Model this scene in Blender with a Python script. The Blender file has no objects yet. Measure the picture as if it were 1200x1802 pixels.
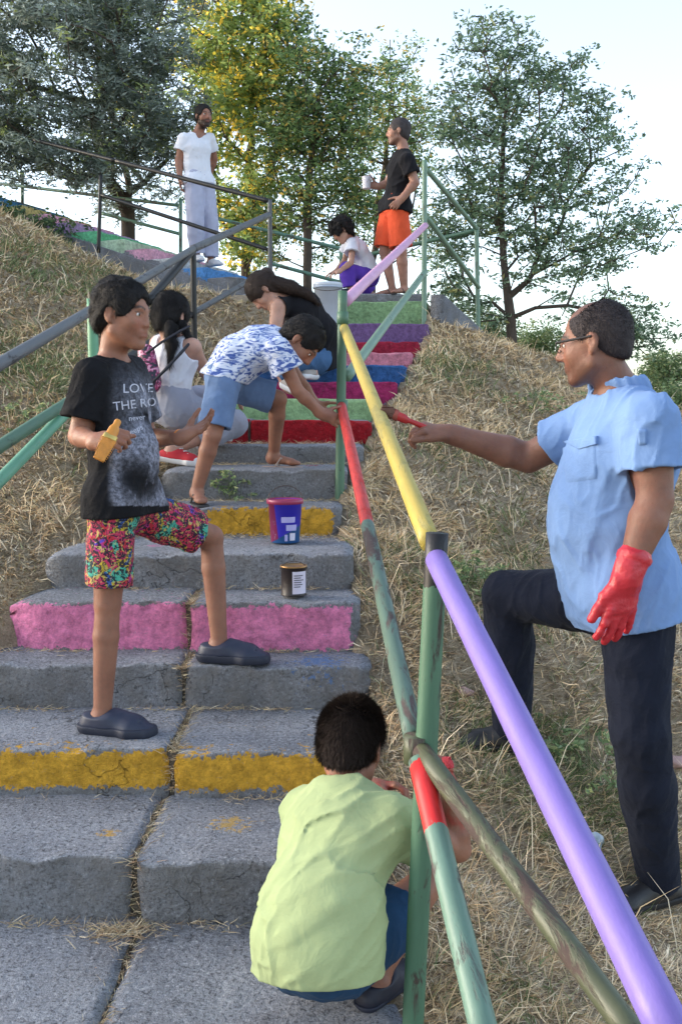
import bpy, math, random
import numpy as np
from mathutils import Vector, Matrix
R = math.radians
rng = np.random.default_rng(7)
random.seed(7)
SC = bpy.context.scene
COL = SC.collection

# ------------------------------------------------------------------ camera, light
CAMZ, FPX, PITCH = 1.27, 1750.0, math.atan(170/1750)
cam_d = bpy.data.cameras.new('camera'); cam = bpy.data.objects.new('camera', cam_d); COL.objects.link(cam)
cam_d.sensor_fit = 'VERTICAL'; cam_d.sensor_height = 24; cam_d.lens = 24*FPX/1802
cam_d.clip_start = .05; cam_d.clip_end = 2000
cam.location = (0, 0, CAMZ); cam.rotation_euler = (math.pi/2-PITCH, 0, 0)
SC.camera = cam
SC.view_settings.view_transform = 'Standard'; SC.view_settings.look = 'None'
SC.view_settings.gamma = 1; SC.view_settings.use_curve_mapping = False
SC.view_settings.exposure = 2.0
W = bpy.data.worlds.new('World'); SC.world = W; W.use_nodes = True
wn = W.node_tree.nodes; bg = wn['Background']
sky = wn.new('ShaderNodeTexSky'); sky.sky_type = 'NISHITA'; sky.sun_disc = False
SUN_EL, SUN_AZ = R(13), R(-80)          # azimuth measured from +Y towards +X
sky.sun_elevation = SUN_EL; sky.sun_rotation = SUN_AZ
sky.air_density = 1.0; sky.dust_density = 2.0; sky.ozone_density = 2.0
hz_ = wn.new('ShaderNodeHueSaturation'); hz_.inputs['Saturation'].default_value = .66      # thin evening haze
W.node_tree.links.new(sky.outputs[0], hz_.inputs['Color']); W.node_tree.links.new(hz_.outputs[0], bg.inputs[0]); bg.inputs[1].default_value = 0.15
sun_d = bpy.data.lights.new('sun', 'SUN'); sun = bpy.data.objects.new('sun', sun_d); COL.objects.link(sun)
sun_d.energy = 0.38; sun_d.angle = R(22); sun_d.color = (1, .9, .78)
sv = Vector((math.sin(SUN_AZ)*math.cos(SUN_EL), math.cos(SUN_AZ)*math.cos(SUN_EL), math.sin(SUN_EL)))
sun.rotation_euler = (-sv).to_track_quat('-Z', 'Y').to_euler()
SC.cycles.max_bounces = 6

# ------------------------------------------------------------------ helpers
def at(X, Y, y):
    """photo measurement (column X, row Y) of a point that stands y metres ahead -> world point"""
    u = (X-600)/FPX; v = (Y-901)/FPX
    c, s = math.cos(PITCH), math.sin(PITCH)
    dy = c - v*s; t = y/dy
    return np.array([u*t, y, CAMZ - (v*c+s)*t])

def tag(o, label=None, cat=None, group=None, kind=None):
    if label: o['label'] = label
    if cat: o['category'] = cat
    if group: o['group'] = group
    if kind: o['kind'] = kind
    return o
def empty(name, loc=(0, 0, 0)):
    o = bpy.data.objects.new(name, None); COL.objects.link(o); o.location = loc
    o.empty_display_size = .1
    return o
def mesh_np(name, V, F, mat=None, parent=None, col=None, smooth=True, attrs=None, origin=None):
    V = np.asarray(V, dtype=np.float32); 
    me = bpy.data.meshes.new(name)
    if origin is None and parent is not None: origin = np.array(parent.matrix_world.translation) if parent.parent is None else None
    off = np.zeros(3)
    if parent is not None:
        p = parent; off = np.zeros(3)
        while p is not None:
            off += np.array(p.location); p = p.parent
        V = V - off.astype(np.float32)
    me.vertices.add(len(V)); me.vertices.foreach_set('co', V.ravel())
    if isinstance(F, np.ndarray):
        n, k = F.shape
        me.loops.add(n*k); me.loops.foreach_set('vertex_index', F.astype(np.int32).ravel())
        me.polygons.add(n); me.polygons.foreach_set('loop_start', np.arange(0, n*k, k, dtype=np.int32))
    else:
        ls = np.cumsum([0]+[len(f) for f in F[:-1]]).astype(np.int32)
        li = np.concatenate([np.asarray(f) for f in F]).astype(np.int32)
        me.loops.add(len(li)); me.loops.foreach_set('vertex_index', li)
        me.polygons.add(len(F)); me.polygons.foreach_set('loop_start', ls)
    me.update(calc_edges=True)
    if smooth: me.polygons.foreach_set('use_smooth', np.ones(len(me.polygons), dtype=bool))
    if col is not None:
        a = me.color_attributes.new('tint', 'FLOAT_COLOR', 'POINT')
        c = np.ones((len(V), 4), dtype=np.float32); c[:, :3] = col; a.data.foreach_set('color', c.ravel())
    for k_, v_ in (attrs or {}).items():
        a = me.attributes.new(k_, 'FLOAT', 'POINT'); a.data.foreach_set('value', np.asarray(v_, dtype=np.float32))
    me.validate()
    if mat: me.materials.append(mat)
    o = bpy.data.objects.new(name, me); COL.objects.link(o)
    if parent is not None: o.parent = parent
    return o

def hashn(ix, iy, iz):
    n = (ix*374761393 + iy*668265263 + iz*2147483647 + 1013904223) & 0xffffffff
    n = ((n ^ (n >> 13))*1274126177) & 0xffffffff
    return ((n ^ (n >> 16)) & 0xffff)/65535.0
def vnoise(P, sc=1.0):
    P = np.asarray(P, dtype=np.float64)*sc; i = np.floor(P).astype(np.int64); f = P-i; f = f*f*(3-2*f)
    r = 0
    for dx in (0, 1):
        for dy in (0, 1):
            for dz in (0, 1):
                w = (f[:, 0] if dx else 1-f[:, 0])*(f[:, 1] if dy else 1-f[:, 1])*(f[:, 2] if dz else 1-f[:, 2])
                r = r + w*hashn(i[:, 0]+dx, i[:, 1]+dy, i[:, 2]+dz)
    return r*2-1
def fnoise(P, sc, o=3):
    return sum(vnoise(P, sc*2**i)*.5**i for i in range(o))
def nrm(v): 
    v = np.asarray(v, float); return v/(np.linalg.norm(v)+1e-9)

# ------------------------------------------------------------------ materials
def newmat(name):
    m = bpy.data.materials.new(name); m.use_nodes = True
    nt = m.node_tree; return m, nt, nt.nodes['Principled BSDF']
def N(nt, t, **kw):
    n = nt.nodes.new(t)
    for k, v in kw.items():
        if k == 'inp':
            for a, b in v.items(): n.inputs[a].default_value = b
        else: setattr(n, k, v)
    return n
def noise(nt, scale, detail=4, rough=.6, vec=None, dist=0):
    n = N(nt, 'ShaderNodeTexNoise', inp={'Scale': scale, 'Detail': detail, 'Roughness': rough, 'Distortion': dist})
    if vec is not None: nt.links.new(vec, n.inputs['Vector'])
    return n.outputs[0]
def ramp(nt, fac, stops, interp='LINEAR'):
    n = N(nt, 'ShaderNodeValToRGB'); r = n.color_ramp; r.interpolation = interp
    while len(r.elements) < len(stops): r.elements.new(.5)
    for e, (p, c) in zip(r.elements, stops):
        e.position = p; e.color = (*c, 1) if hasattr(c, '__len__') else (c, c, c, 1)
    nt.links.new(fac, n.inputs[0]); return n.outputs[0]
def mix(nt, fac, a, b, mode='MIX'):
    n = N(nt, 'ShaderNodeMix', data_type='RGBA', blend_type=mode)
    for s, v in ((0, fac), (6, a), (7, b)):
        if isinstance(v, (int, float)): n.inputs[s].default_value = v
        elif isinstance(v, tuple): n.inputs[s].default_value = (*v, 1)
        else: nt.links.new(v, n.inputs[s])
    return n.outputs[2]
def bump(nt, b, h, strength, dist=.01):
    n = N(nt, 'ShaderNodeBump', inp={'Strength': strength, 'Distance': dist}); nt.links.new(h, n.inputs['Height'])
    nt.links.new(n.outputs[0], b.inputs['Normal']); return n
def math_(nt, op, a, b=None):
    n = N(nt, 'ShaderNodeMath', operation=op)
    for s, v in ((0, a), (1, b)):
        if v is None: continue
        if isinstance(v, (int, float)): n.inputs[s].default_value = v
        else: nt.links.new(v, n.inputs[s])
    return n.outputs[0]
def objco(nt, scale=(1, 1, 1)):
    t = N(nt, 'ShaderNodeTexCoord'); m = N(nt, 'ShaderNodeMapping'); m.inputs['Scale'].default_value = scale
    nt.links.new(t.outputs['Object'], m.inputs[0]); return m.outputs[0]

def cloth(name, c, rough=.9, var=.10, weave=500, wrinkle=.35):
    m, nt, b = newmat(name); v = objco(nt)
    n1 = noise(nt, 9, 5, .6, v); 
    cc = mix(nt, ramp(nt, n1, [(.3, 0), (.7, 1)]), tuple(x*(1-var) for x in c), tuple(min(1, x*(1+var)) for x in c))
    nt.links.new(cc, b.inputs['Base Color']); b.inputs['Roughness'].default_value = rough
    b.inputs['Sheen Weight'].default_value = .03; b.inputs['Specular IOR Level'].default_value = .12
    h = math_(nt, 'ADD', math_(nt, 'MULTIPLY', noise(nt, 13, 4, .5, v, .4), 1.0), math_(nt, 'MULTIPLY', noise(nt, weave, 2, .5, v), .06))
    bump(nt, b, h, wrinkle, .02)
    return m
def plain(name, c, rough=.5, metal=0, bmp=0, bscale=80, var=.1):
    m, nt, b = newmat(name); v = objco(nt)
    cc = mix(nt, noise(nt, bscale*.3, 4, .6, v), tuple(x*(1-var) for x in c), tuple(min(1, x*(1+var)) for x in c))
    nt.links.new(cc, b.inputs['Base Color']); b.inputs['Roughness'].default_value = rough; b.inputs['Metallic'].default_value = metal
    if bmp: bump(nt, b, noise(nt, bscale, 4, .6, v), bmp, .005)
    return m
def skinmat(name):
    m, nt, b = newmat(name); v = objco(nt)
    a = N(nt, 'ShaderNodeVertexColor', layer_name='tint')
    cc = mix(nt, ramp(nt, noise(nt, 14, 5, .6, v), [(.3, 0), (.7, 1)]), (.74, .68, .68), (1.14, 1.12, 1.10)); cc = mix(nt, ramp(nt, noise(nt, 55, 4, .7, v), [(.35, .0), (.7, .5)]), cc, (1.12, .86, .80)); cc = mix(nt, ramp(nt, noise(nt, 160, 2, .6, v), [(.66, .0), (.74, .35)]), cc, (.55, .45, .42))
    nt.links.new(mix(nt, 1.0, a.outputs[0], cc, 'MULTIPLY'), b.inputs['Base Color'])
    b.inputs['Roughness'].default_value = .5; b.inputs['Subsurface Weight'].default_value = .12
    b.inputs['Subsurface Radius'].default_value = (.01, .004, .002); b.inputs['Specular IOR Level'].default_value = .35
    bump(nt, b, math_(nt, 'ADD', noise(nt, 300, 3, .6, v), math_(nt, 'MULTIPLY', noise(nt, 40, 3, .6, v), 1.5)), .30, .004)
    return m
SKIN = skinmat('skin')
def hairmat(name, c):
    m, nt, b = newmat(name); v = objco(nt, (1, 1, .25))
    cc = mix(nt, noise(nt, 60, 4, .7, v), tuple(x*.5 for x in c), tuple(x*1.6 for x in c))
    nt.links.new(cc, b.inputs['Base Color']); b.inputs['Roughness'].default_value = .6; b.inputs['Specular IOR Level'].default_value = .22
    bump(nt, b, noise(nt, 160, 4, .7, v), .7, .01); return m
HAIR_BLACK = hairmat('hair_black', (.012, .010, .010)); HAIR_BROWN = hairmat('hair_brown', (.040, .027, .022))
HAIR_GREY = hairmat('hair_greying', (.045, .038, .040))

def concrete(name, paint=None, paint2=None):
    m, nt, b = newmat(name); v = objco(nt)
    n1 = noise(nt, 3.2, 5, .6, v); n2 = noise(nt, 95, 4, .75, v); n3 = noise(nt, 28, 5, .7, v)
    base = mix(nt, ramp(nt, n1, [(.35, 0), (.68, 1)]), (.235, .245, .275), (.36, .37, .40))
    base = mix(nt, ramp(nt, n3, [(.52, 0), (.75, .55)]), base, (.16, .155, .16))
    base = mix(nt, ramp(nt, noise(nt, 1.7, 6, .7, v, .8), [(.50, 0), (.70, .60)]), base, (.17, .16, .16))
    vo = N(nt, 'ShaderNodeTexVoronoi', feature='DISTANCE_TO_EDGE', inp={'Scale': 1.6}); wv = N(nt, 'ShaderNodeVectorMath', operation='ADD')
    nv = N(nt, 'ShaderNodeTexNoise', inp={'Scale': 5.0, 'Detail': 5.0}); nt.links.new(v, nv.inputs['Vector']); nt.links.new(v, wv.inputs[0]); nt.links.new(nv.outputs['Color'], wv.inputs[1]); nt.links.new(wv.outputs[0], vo.inputs['Vector'])
    crk = math_(nt, 'MULTIPLY', ramp(nt, vo.outputs['Distance'], [(.0, 1), (.006, 0)]), ramp(nt, noise(nt, 2.1, 3, .5, v), [(.50, 0), (.56, .8)]))
    base = mix(nt, crk, base, (.04, .038, .04))
    n4 = noise(nt, 150, 3, .8, v); base = mix(nt, ramp(nt, n2, [(.55, 0), (.62, .85)]), base, (.075, .075, .085)); base = mix(nt, ramp(nt, n4, [(.57, 0), (.63, .7)]), base, (.09, .09, .10))
    base = mix(nt, ramp(nt, n2, [(.36, .75), (.44, 0)]), base, (.50, .51, .55))
    # mottled darker grey-brown on the upright faces
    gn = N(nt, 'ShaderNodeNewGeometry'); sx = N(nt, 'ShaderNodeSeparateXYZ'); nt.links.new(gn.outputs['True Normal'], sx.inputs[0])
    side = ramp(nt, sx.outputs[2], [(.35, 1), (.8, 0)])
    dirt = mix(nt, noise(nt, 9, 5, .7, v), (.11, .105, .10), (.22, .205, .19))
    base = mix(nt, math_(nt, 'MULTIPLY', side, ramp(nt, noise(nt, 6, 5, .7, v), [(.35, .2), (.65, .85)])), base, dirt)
    rough = .92
    hgt = math_(nt, 'ADD', math_(nt, 'MULTIPLY', n2, .55), math_(nt, 'MULTIPLY', n3, 1.0))
    hgt = math_(nt, 'SUBTRACT', hgt, math_(nt, 'MULTIPLY', crk, .8))
    if paint:
        at_ = N(nt, 'ShaderNodeAttribute', attribute_name='paint')
        fine = noise(nt, 42, 5, .75, v); 
        s = math_(nt, 'ADD', at_.outputs['Fac'], math_(nt, 'MULTIPLY', math_(nt, 'SUBTRACT', fine, .5), 3.0))
        s = math_(nt, 'ADD', s, math_(nt, 'MULTIPLY', math_(nt, 'SUBTRACT', noise(nt, 9, 3, .6, v), .5), .6))
        mk = math_(nt, 'MULTIPLY', ramp(nt, s, [(.46, 0), (.56, 1)]), ramp(nt, noise(nt, 62, 5, .8, v), [(.60, 1), (.68, .45)]))
        pc = mix(nt, ramp(nt, noise(nt, 30, 5, .75, v), [(.35, 0), (.65, 1)]), tuple(x*.62 for x in paint), tuple(min(1, x*1.2) for x in paint))
        base = mix(nt, mk, base, pc)
    for (cx_, cy_, cz_), rr_, cc_ in (((-.07, 3.30, .448), .15, (.10, .20, .42)), ((-.30, 2.62, .164), .10, (.60, .36, .06)), ((-.75, 3.95, .753), .07, (.6, .2, .35)), ((-.15, 4.9, 1.0), .1, (.4, .03, .04)), ((-.62, 2.55, .16), .05, (.62, .35, .05))):
        ds = N(nt, 'ShaderNodeVectorMath', operation='DISTANCE'); nt.links.new(v, ds.inputs[0]); ds.inputs[1].default_value = (cx_, cy_, cz_)
        k_ = math_(nt, 'ADD', math_(nt, 'DIVIDE', ds.outputs['Value'], rr_), math_(nt, 'MULTIPLY', math_(nt, 'SUBTRACT', noise(nt, 55, 4, .75, v), .5), 3.2))
        base = mix(nt, ramp(nt, k_, [(.25, .75), (.45, 0)]), base, cc_)
    nt.links.new(base, b.inputs['Base Color']); b.inputs['Roughness'].default_value = rough
    b.inputs['Specular IOR Level'].default_value = .25
    bump(nt, b, hgt, 1.0, .02); return m

# ------------------------------------------------------------------ terrain
# front edges of the steps: (y, top z, left x, right x, paint)
GOLD = (.66, .36, .04); PINK = (.80, .25, .45); RED = (.38, .012, .02); LGREEN = (.31, .48, .24); MAG = (.38, .03, .12)
BLUE = (.05, .14, .36); ROSE = (.70, .26, .34); CRIM = (.36, .02, .05); PURP = (.20, .11, .26)
STEPS = [
 (0.40, -.48, -1.3, .20, None), (0.85, -.32, -1.3, .18, None), (1.30, -.16, -1.3, .16, None), (1.72, .0, -1.3, .14, None),
 (2.40, .164, -1.3, .115, None), (2.81, .302, -1.3, .10, GOLD), (3.23, .448, -1.3, .10, None), (3.43, .6235, -1.21, .065, PINK),
 (3.69, .753, -1.13, .05, None), (4.26, .878, -.90, .01, GOLD), (4.61, 1.023, -.85, .03, None), (5.05, 1.117, -.80, .12, None),
 (5.45, 1.248, -.75, .17, RED), (5.95, 1.368, -.75, .24, LGREEN), (6.45, 1.485, -.72, .37, MAG), (6.95, 1.62, -.65, .46, BLUE),
 (7.45, 1.736, -.58, .54, ROSE), (7.95, 1.851, -.52, .63, CRIM), (8.50, 2.043, -.48, .745, PURP), (9.10, 2.295, -.48, .79, LGREEN)]
sy = np.array([s[0] for s in STEPS]); sz = np.array([s[1] for s in STEPS])
GY = np.concatenate([[-60, -2], sy+.1, [9.6, 12, 14, 40]]); GZ = np.concatenate([[-12, -1.4], sz-.06, [2.36, 2.38, 1.4, -6]])
XR = lambda y: np.interp(y, sy, [s[3] for s in STEPS]); XL = lambda y: np.interp(y, sy, [s[2] for s in STEPS])
FL0 = at(470, 500, 9.9); FD = nrm([-.92, .39, 0]); FN = nrm([.39, .92, 0])     # second flight: start, climbing and sideways direction
def sstep(a, b, x):
    t = np.clip((x-a)/(b-a), 0, 1); return t*t*(3-2*t)
def ground(x, y):
    x = np.asarray(x, float); y = np.asarray(y, float)
    z = np.interp(y, GY, GZ)
    dr = np.maximum(x-XR(y), 0); dl = np.maximum(XL(y)-x, 0)
    z = z - .27*np.minimum(dr, .8) - .40*np.clip(dr-.8, 0, 3) - .5*np.clip(dr-3.8, 0, 12)
    sl = .14+.22*sstep(4, 9.5, y)
    z = z + sl*np.minimum(dl, 4.5) - .3*np.clip(dl-6, 0, 20)
    # crest on the left: beyond the second flight the ground falls away
    rel = (x-FL0[0])*FN[0] + (y-FL0[1])*FN[1]
    zl = FL0[2]
    along = (x-FL0[0])*FD[0] + (y-FL0[1])*FD[1]
    fz = 2.20 + .342*np.clip(along, 0, 6)
    blend = sstep(-.2, .5, along)
    z = z*(1-blend*sstep(-2.2, -.1, rel)) + (fz-.10)*blend*sstep(-2.2, -.1, rel)
    z = np.where(along > 0, np.minimum(z, fz + .16*np.clip(-rel, 0, 9)), z)
    z = z - np.where(along > -.3, .55*np.clip(rel-1.4, 0, 12), 0)
    # crest on the right
    cy = 9.0
    z = z - np.where(x > .8, .55*np.clip(y-cy, 0, 12), 0)*sstep(.8, 1.1, x)
    z = np.maximum(z, -9)
    near = 1-sstep(10, 30, np.abs(y))
    return z
def groundn(x, y):
    z = ground(x, y)
    P = np.stack([x, y, np.zeros_like(x)], 1)
    w = sstep(0, .12, np.maximum(x-XR(y), XL(y)-x))
    return z + (.035*fnoise(P, 3.0, 3)+.03*fnoise(P, .9, 2))*w

def axis(dense, lo, hi, far, step):
    a = np.arange(lo, hi, step); k = np.geomspace(step, far, dense)
    return np.concatenate([lo-k[::-1].cumsum()[::-1]*0 - np.geomspace(step, far, dense)[::-1], a, hi+np.geomspace(step, far, dense)])
gx = axis(40, -5, 5, 300, .05); gy = axis(40, .5, 13, 400, .05)
GXX, GYY = np.meshgrid(gx, gy); gv = np.stack([GXX.ravel(), GYY.ravel()], 1)
gzv = groundn(gv[:, 0].copy(), gv[:, 1].copy())
ins = (gv[:, 0] > XL(gv[:, 1])+.04) & (gv[:, 0] < XR(gv[:, 1])-.04) & (gv[:, 1] < 11.5) & (gv[:, 1] > 0)
gzv = np.where(ins, gzv-.12, gzv)
GV = np.column_stack([gv, gzv])
nx, ny = len(gx), len(gy); ii = (np.arange(ny-1)[:, None]*nx+np.arange(nx-1)[None]).ravel()
GF = np.stack([ii, ii+1, ii+nx+1, ii+nx], 1)
m, nt, b = newmat('dry_ground'); v = objco(nt)
n1 = noise(nt, 1.3, 5, .6, v); n2 = noise(nt, 22, 6, .7, v, .8); n3 = noise(nt, 130, 4, .7, v)
c = mix(nt, ramp(nt, n2, [(.35, 0), (.65, 1)]), (.37, .285, .20), (.70, .56, .40))
c = mix(nt, ramp(nt, n1, [(.60, 0), (.78, .4)]), c, (.20, .20, .11))
c = mix(nt, ramp(nt, n3, [(.45, .0), (.62, .6)]), c, (.38, .31, .20))
nt.links.new(c, b.inputs['Base Color']); b.inputs['Roughness'].default_value = 1; b.inputs['Specular IOR Level'].default_value = .1
bump(nt, b, math_(nt, 'ADD', n2, n3), 1, .03)
gr = mesh_np('ground', GV, GF, m); tag(gr, kind='structure')

# ------------------------------------------------------------------ stairs
CONC = concrete('concrete')
PM = {}
def cmat(p):
    if p is None: return CONC
    if p not in PM: PM[p] = concrete('painted_concrete', p)
    return PM[p]
stairs = empty('stairway'); tag(stairs, kind='structure')
def slab(y0, y1, zb, zt, xl, xr, mat, paint, parent, seed=0, roundl=0, roundr=.05, frame=None, band=(0, 1), plr=(-9, 9), name='step'):
    nr = max(3, int((zt-zb)/.02)); prof = [(0, zb+(zt-zb-.012)*i/nr) for i in range(nr+1)]
    prof += [(.0+.012*(1-math.cos(a)), zt-.012+.012*math.sin(a)) for a in (.4, .8, 1.2, 1.57)]
    nt_ = max(3, int((y1-y0)/.03)); prof += [(.012+(y1-y0-.012)*i/nt_, zt) for i in range(1, nt_+1)]
    prof = np.array(prof); npf = len(prof)
    nxx = max(3, int((xr-xl)/.022)); xs = np.linspace(xl, xr, nxx+1)
    X = np.repeat(xs, npf); Yp = np.tile(prof[:, 0], nxx+1); Z = np.tile(prof[:, 1], nxx+1)
    Yo = np.zeros_like(X)
    for rr, dd in ((roundl, X-xl), (roundr, xr-X)):
        if rr > 0:
            t = np.clip(1-dd/rr, 0, 1); Yo += rr*(1-np.sqrt(np.maximum(1-t*t, 0)))*.8
            Z = Z - np.where(Z > zt-.04, rr*.35*(1-np.sqrt(np.maximum(1-t*t, 0))), 0)
    edge = np.exp(-((Yp)/.05)**2)*np.exp(-((Z-zt)/.05)**2)
    Y = y0+np.minimum(Yp+Yo, y1-y0)
    P = np.stack([X, Y+seed*3.1, Z], 1)
    n = fnoise(P, 9, 3); n2 = fnoise(P+5, 30, 2)
    Y = Y + np.where(Yp < .03, .004*n+.004*n2, 0) + edge*np.clip(n, 0, 1)*.014
    Z = Z + np.where(Z > zt-.02, .003*n+.002*n2, 0) - edge*np.clip(-n+.1, 0, 1)*.012
    ends = (X == xl)*1 - (X == xr)*1
    X = X + ends*np.abs(.012*vnoise(P+9, 14)) + ends*.006*n2
    V = np.stack([X, Y, Z], 1)
    i = (np.arange(nxx)[:, None]*npf+np.arange(npf-1)[None]).ravel()
    F = [list(q) for q in np.stack([i, i+npf, i+npf+1, i+1], 1)]
    # end caps: bottom points
    nb = len(V); V = np.vstack([V, [[xl, y1, zb], [xr, y1, zb]]])
    F.append(list(range(0, npf))+[nb]); F.append([nb+1]+list(range(nxx*npf, nxx*npf+npf))[::-1])
    pa = np.zeros(len(V))
    if paint:
        h = (V[:, 2]-zb)/(zt-zb)
        top = zb+(zt-zb)*band[1]; bot = zb+(zt-zb)*band[0]
        pa = np.clip((top-V[:, 2])/.03+.5, 0, 1.0)*np.clip((V[:, 2]-bot)/.03+.5, 0, 1)
        pa = pa*np.where(V[:, 1] > y0+(.10 if frame is None else .34), 0, 1)*np.clip((V[:, 0]-plr[0])/.03+.5, 0, 1)*np.clip((plr[1]-V[:, 0])/.03+.5, 0, 1)
        pa[pa > .98] = 1.15
    if frame is not None:
        o, dx, dy = frame; V = np.column_stack([o[0]+V[:, 0]*dx[0]+V[:, 1]*dy[0], o[1]+V[:, 0]*dx[1]+V[:, 1]*dy[1], V[:, 2]+o[2]])
    ob = mesh_np(name, V, F, mat, parent, attrs={'paint': pa}, smooth=True)
    return ob
SEAM = lambda y: -.475-.012*min(y, 6)+.02*math.sin(y*7)
for k, (y0, zt, xl, xr, pc) in enumerate(STEPS):
    y1 = STEPS[k+1][0]+.06 if k+1 < len(STEPS) else 9.36
    zp = STEPS[k-1][1] if k else -.7
    zb = zp-.06
    mt = cmat(pc); sm = SEAM(y0)
    band = {7: (.28, .93), 5: (.42, .95), 9: (.34, .96), 12: (.28, 1.2), 13: (.25, 1.3)}.get(k, (.2, 1.1))
    plr = {9: (-.58, -.03), 7: (xl+.02, xr-.03)}.get(k, (-9, 9))
    if k in (0, 1, 2, 3, 4, 5, 6, 7, 12):
        if k == 12: sm = -.5
        slab(y0+.002*(k % 2), y1, zb, zt+.002, xl, sm-.005, mt, pc, stairs, k, roundl=.20 if k == 7 else .06, roundr=.01, band=band, plr=plr, name='slab')
        slab(y0-.005, y1, zb, zt-.005, sm+.005, xr, mt, pc, stairs, k+40, roundl=.01, roundr=.035, band=band, plr=plr, name='slab')
    else:
        slab(y0, y1, zb, zt, xl, xr, mt, pc, stairs, k, roundl=.10, roundr=.035, band=band, plr=plr, name='slab')
slab(9.30, 11.9, 2.2, 2.385, -.9, .80, CONC, None, stairs, 77, name='landing')
m, nt, b = newmat('joint_dirt'); v = objco(nt); nt.links.new(mix(nt, noise(nt, 60, 5, .7, v), (.06, .05, .04), (.26, .21, .15)), b.inputs['Base Color']); b.inputs['Roughness'].default_value = 1
bump(nt, b, noise(nt, 90, 4, .7, v), 1, .02); JD = m
for k in (1, 2, 3, 4, 5, 6, 7, 12):
    y0, zt = STEPS[k][:2]; y1 = STEPS[k+1][0]; sm = -.5 if k == 12 else SEAM(y0); zb = STEPS[k-1][1]-.05
    V = [(sm+dx, y, z) for y in (y0+.018, y1+.03) for dx in (-.035, .035) for z in (zb, zt-.016)]
    mesh_np('joint_fill', V, [[0, 1, 3, 2], [4, 6, 7, 5], [1, 5, 7, 3], [0, 4, 5, 1], [2, 3, 7, 6]], JD, stairs, smooth=False)
# second flight, climbing to the left behind the bank
fl = empty('upper_stairway'); tag(fl, kind='structure')
FCOL = [None, None, (.12, .32, .66), (.62, .62, .60), (.80, .42, .54), (.56, .72, .50), (.18, .58, .30), (.52, .34, .56), (.82, .40, .52), (.6, .5, .2), (.1, .3, .6), None]
for i, c in enumerate(FCOL):
    zt = 2.53+.113*i
    o = (FL0[0]+FD[0]*i*.33, FL0[1]+FD[1]*i*.33, 0)
    slab(0, .40, zt-.13-.25, zt, 0, 1.25, cmat(c), c, fl, i+90, roundl=.02, roundr=.02, frame=(o, FN, FD), band=(.62, 1.3), name='slab')
# side (stringer) of second flight
V = []; nseg = 12
for i in range(nseg+1):
    o = np.array([FL0[0]+FD[0]*i*.33, FL0[1]+FD[1]*i*.33, 0]); zt = 2.53+.113*i-.14
    for dn in (-.11, -.004):
        for dz in (-.75, -.02): V.append(o+FN*dn+[0, 0, zt+dz])
F = []
for i in range(nseg):
    a = i*4; F += [[a, a+1, a+5, a+4], [a+1, a+3, a+7, a+5], [a+3, a+2, a+6, a+7]]
F += [[0, 2, 3, 1]]
mesh_np('side_wall', V, F, CONC, fl, smooth=False)
# concrete cheek wall at the right of the landing
cw = [at(752, 528, 9.12), at(758, 520, 9.9), at(848, 606, 10.7), at(846, 604, 10.5)]
a = np.array([.80, 9.02, 0]); bb = np.array([1.50, 10.5, 0]); th = nrm([bb[1]-a[1], -(bb[0]-a[0]), 0])*.12
za, zb_ = 2.34, 2.02
V = [a+[0, 0, 1.4], a+th+[0, 0, 1.4], a+th+[0, 0, za], a+[0, 0, za], bb+[0, 0, 1.0], bb+th+[0, 0, 1.0], bb+th+[0, 0, zb_], bb+[0, 0, zb_]]
w_ = mesh_np('cheek_wall', V, [[0, 1, 2, 3], [4, 7, 6, 5], [3, 2, 6, 7], [1, 5, 6, 2], [0, 3, 7, 4]], CONC, smooth=False)
tag(w_, 'low sloping concrete wall falling away right of the top landing', 'wall')

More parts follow.
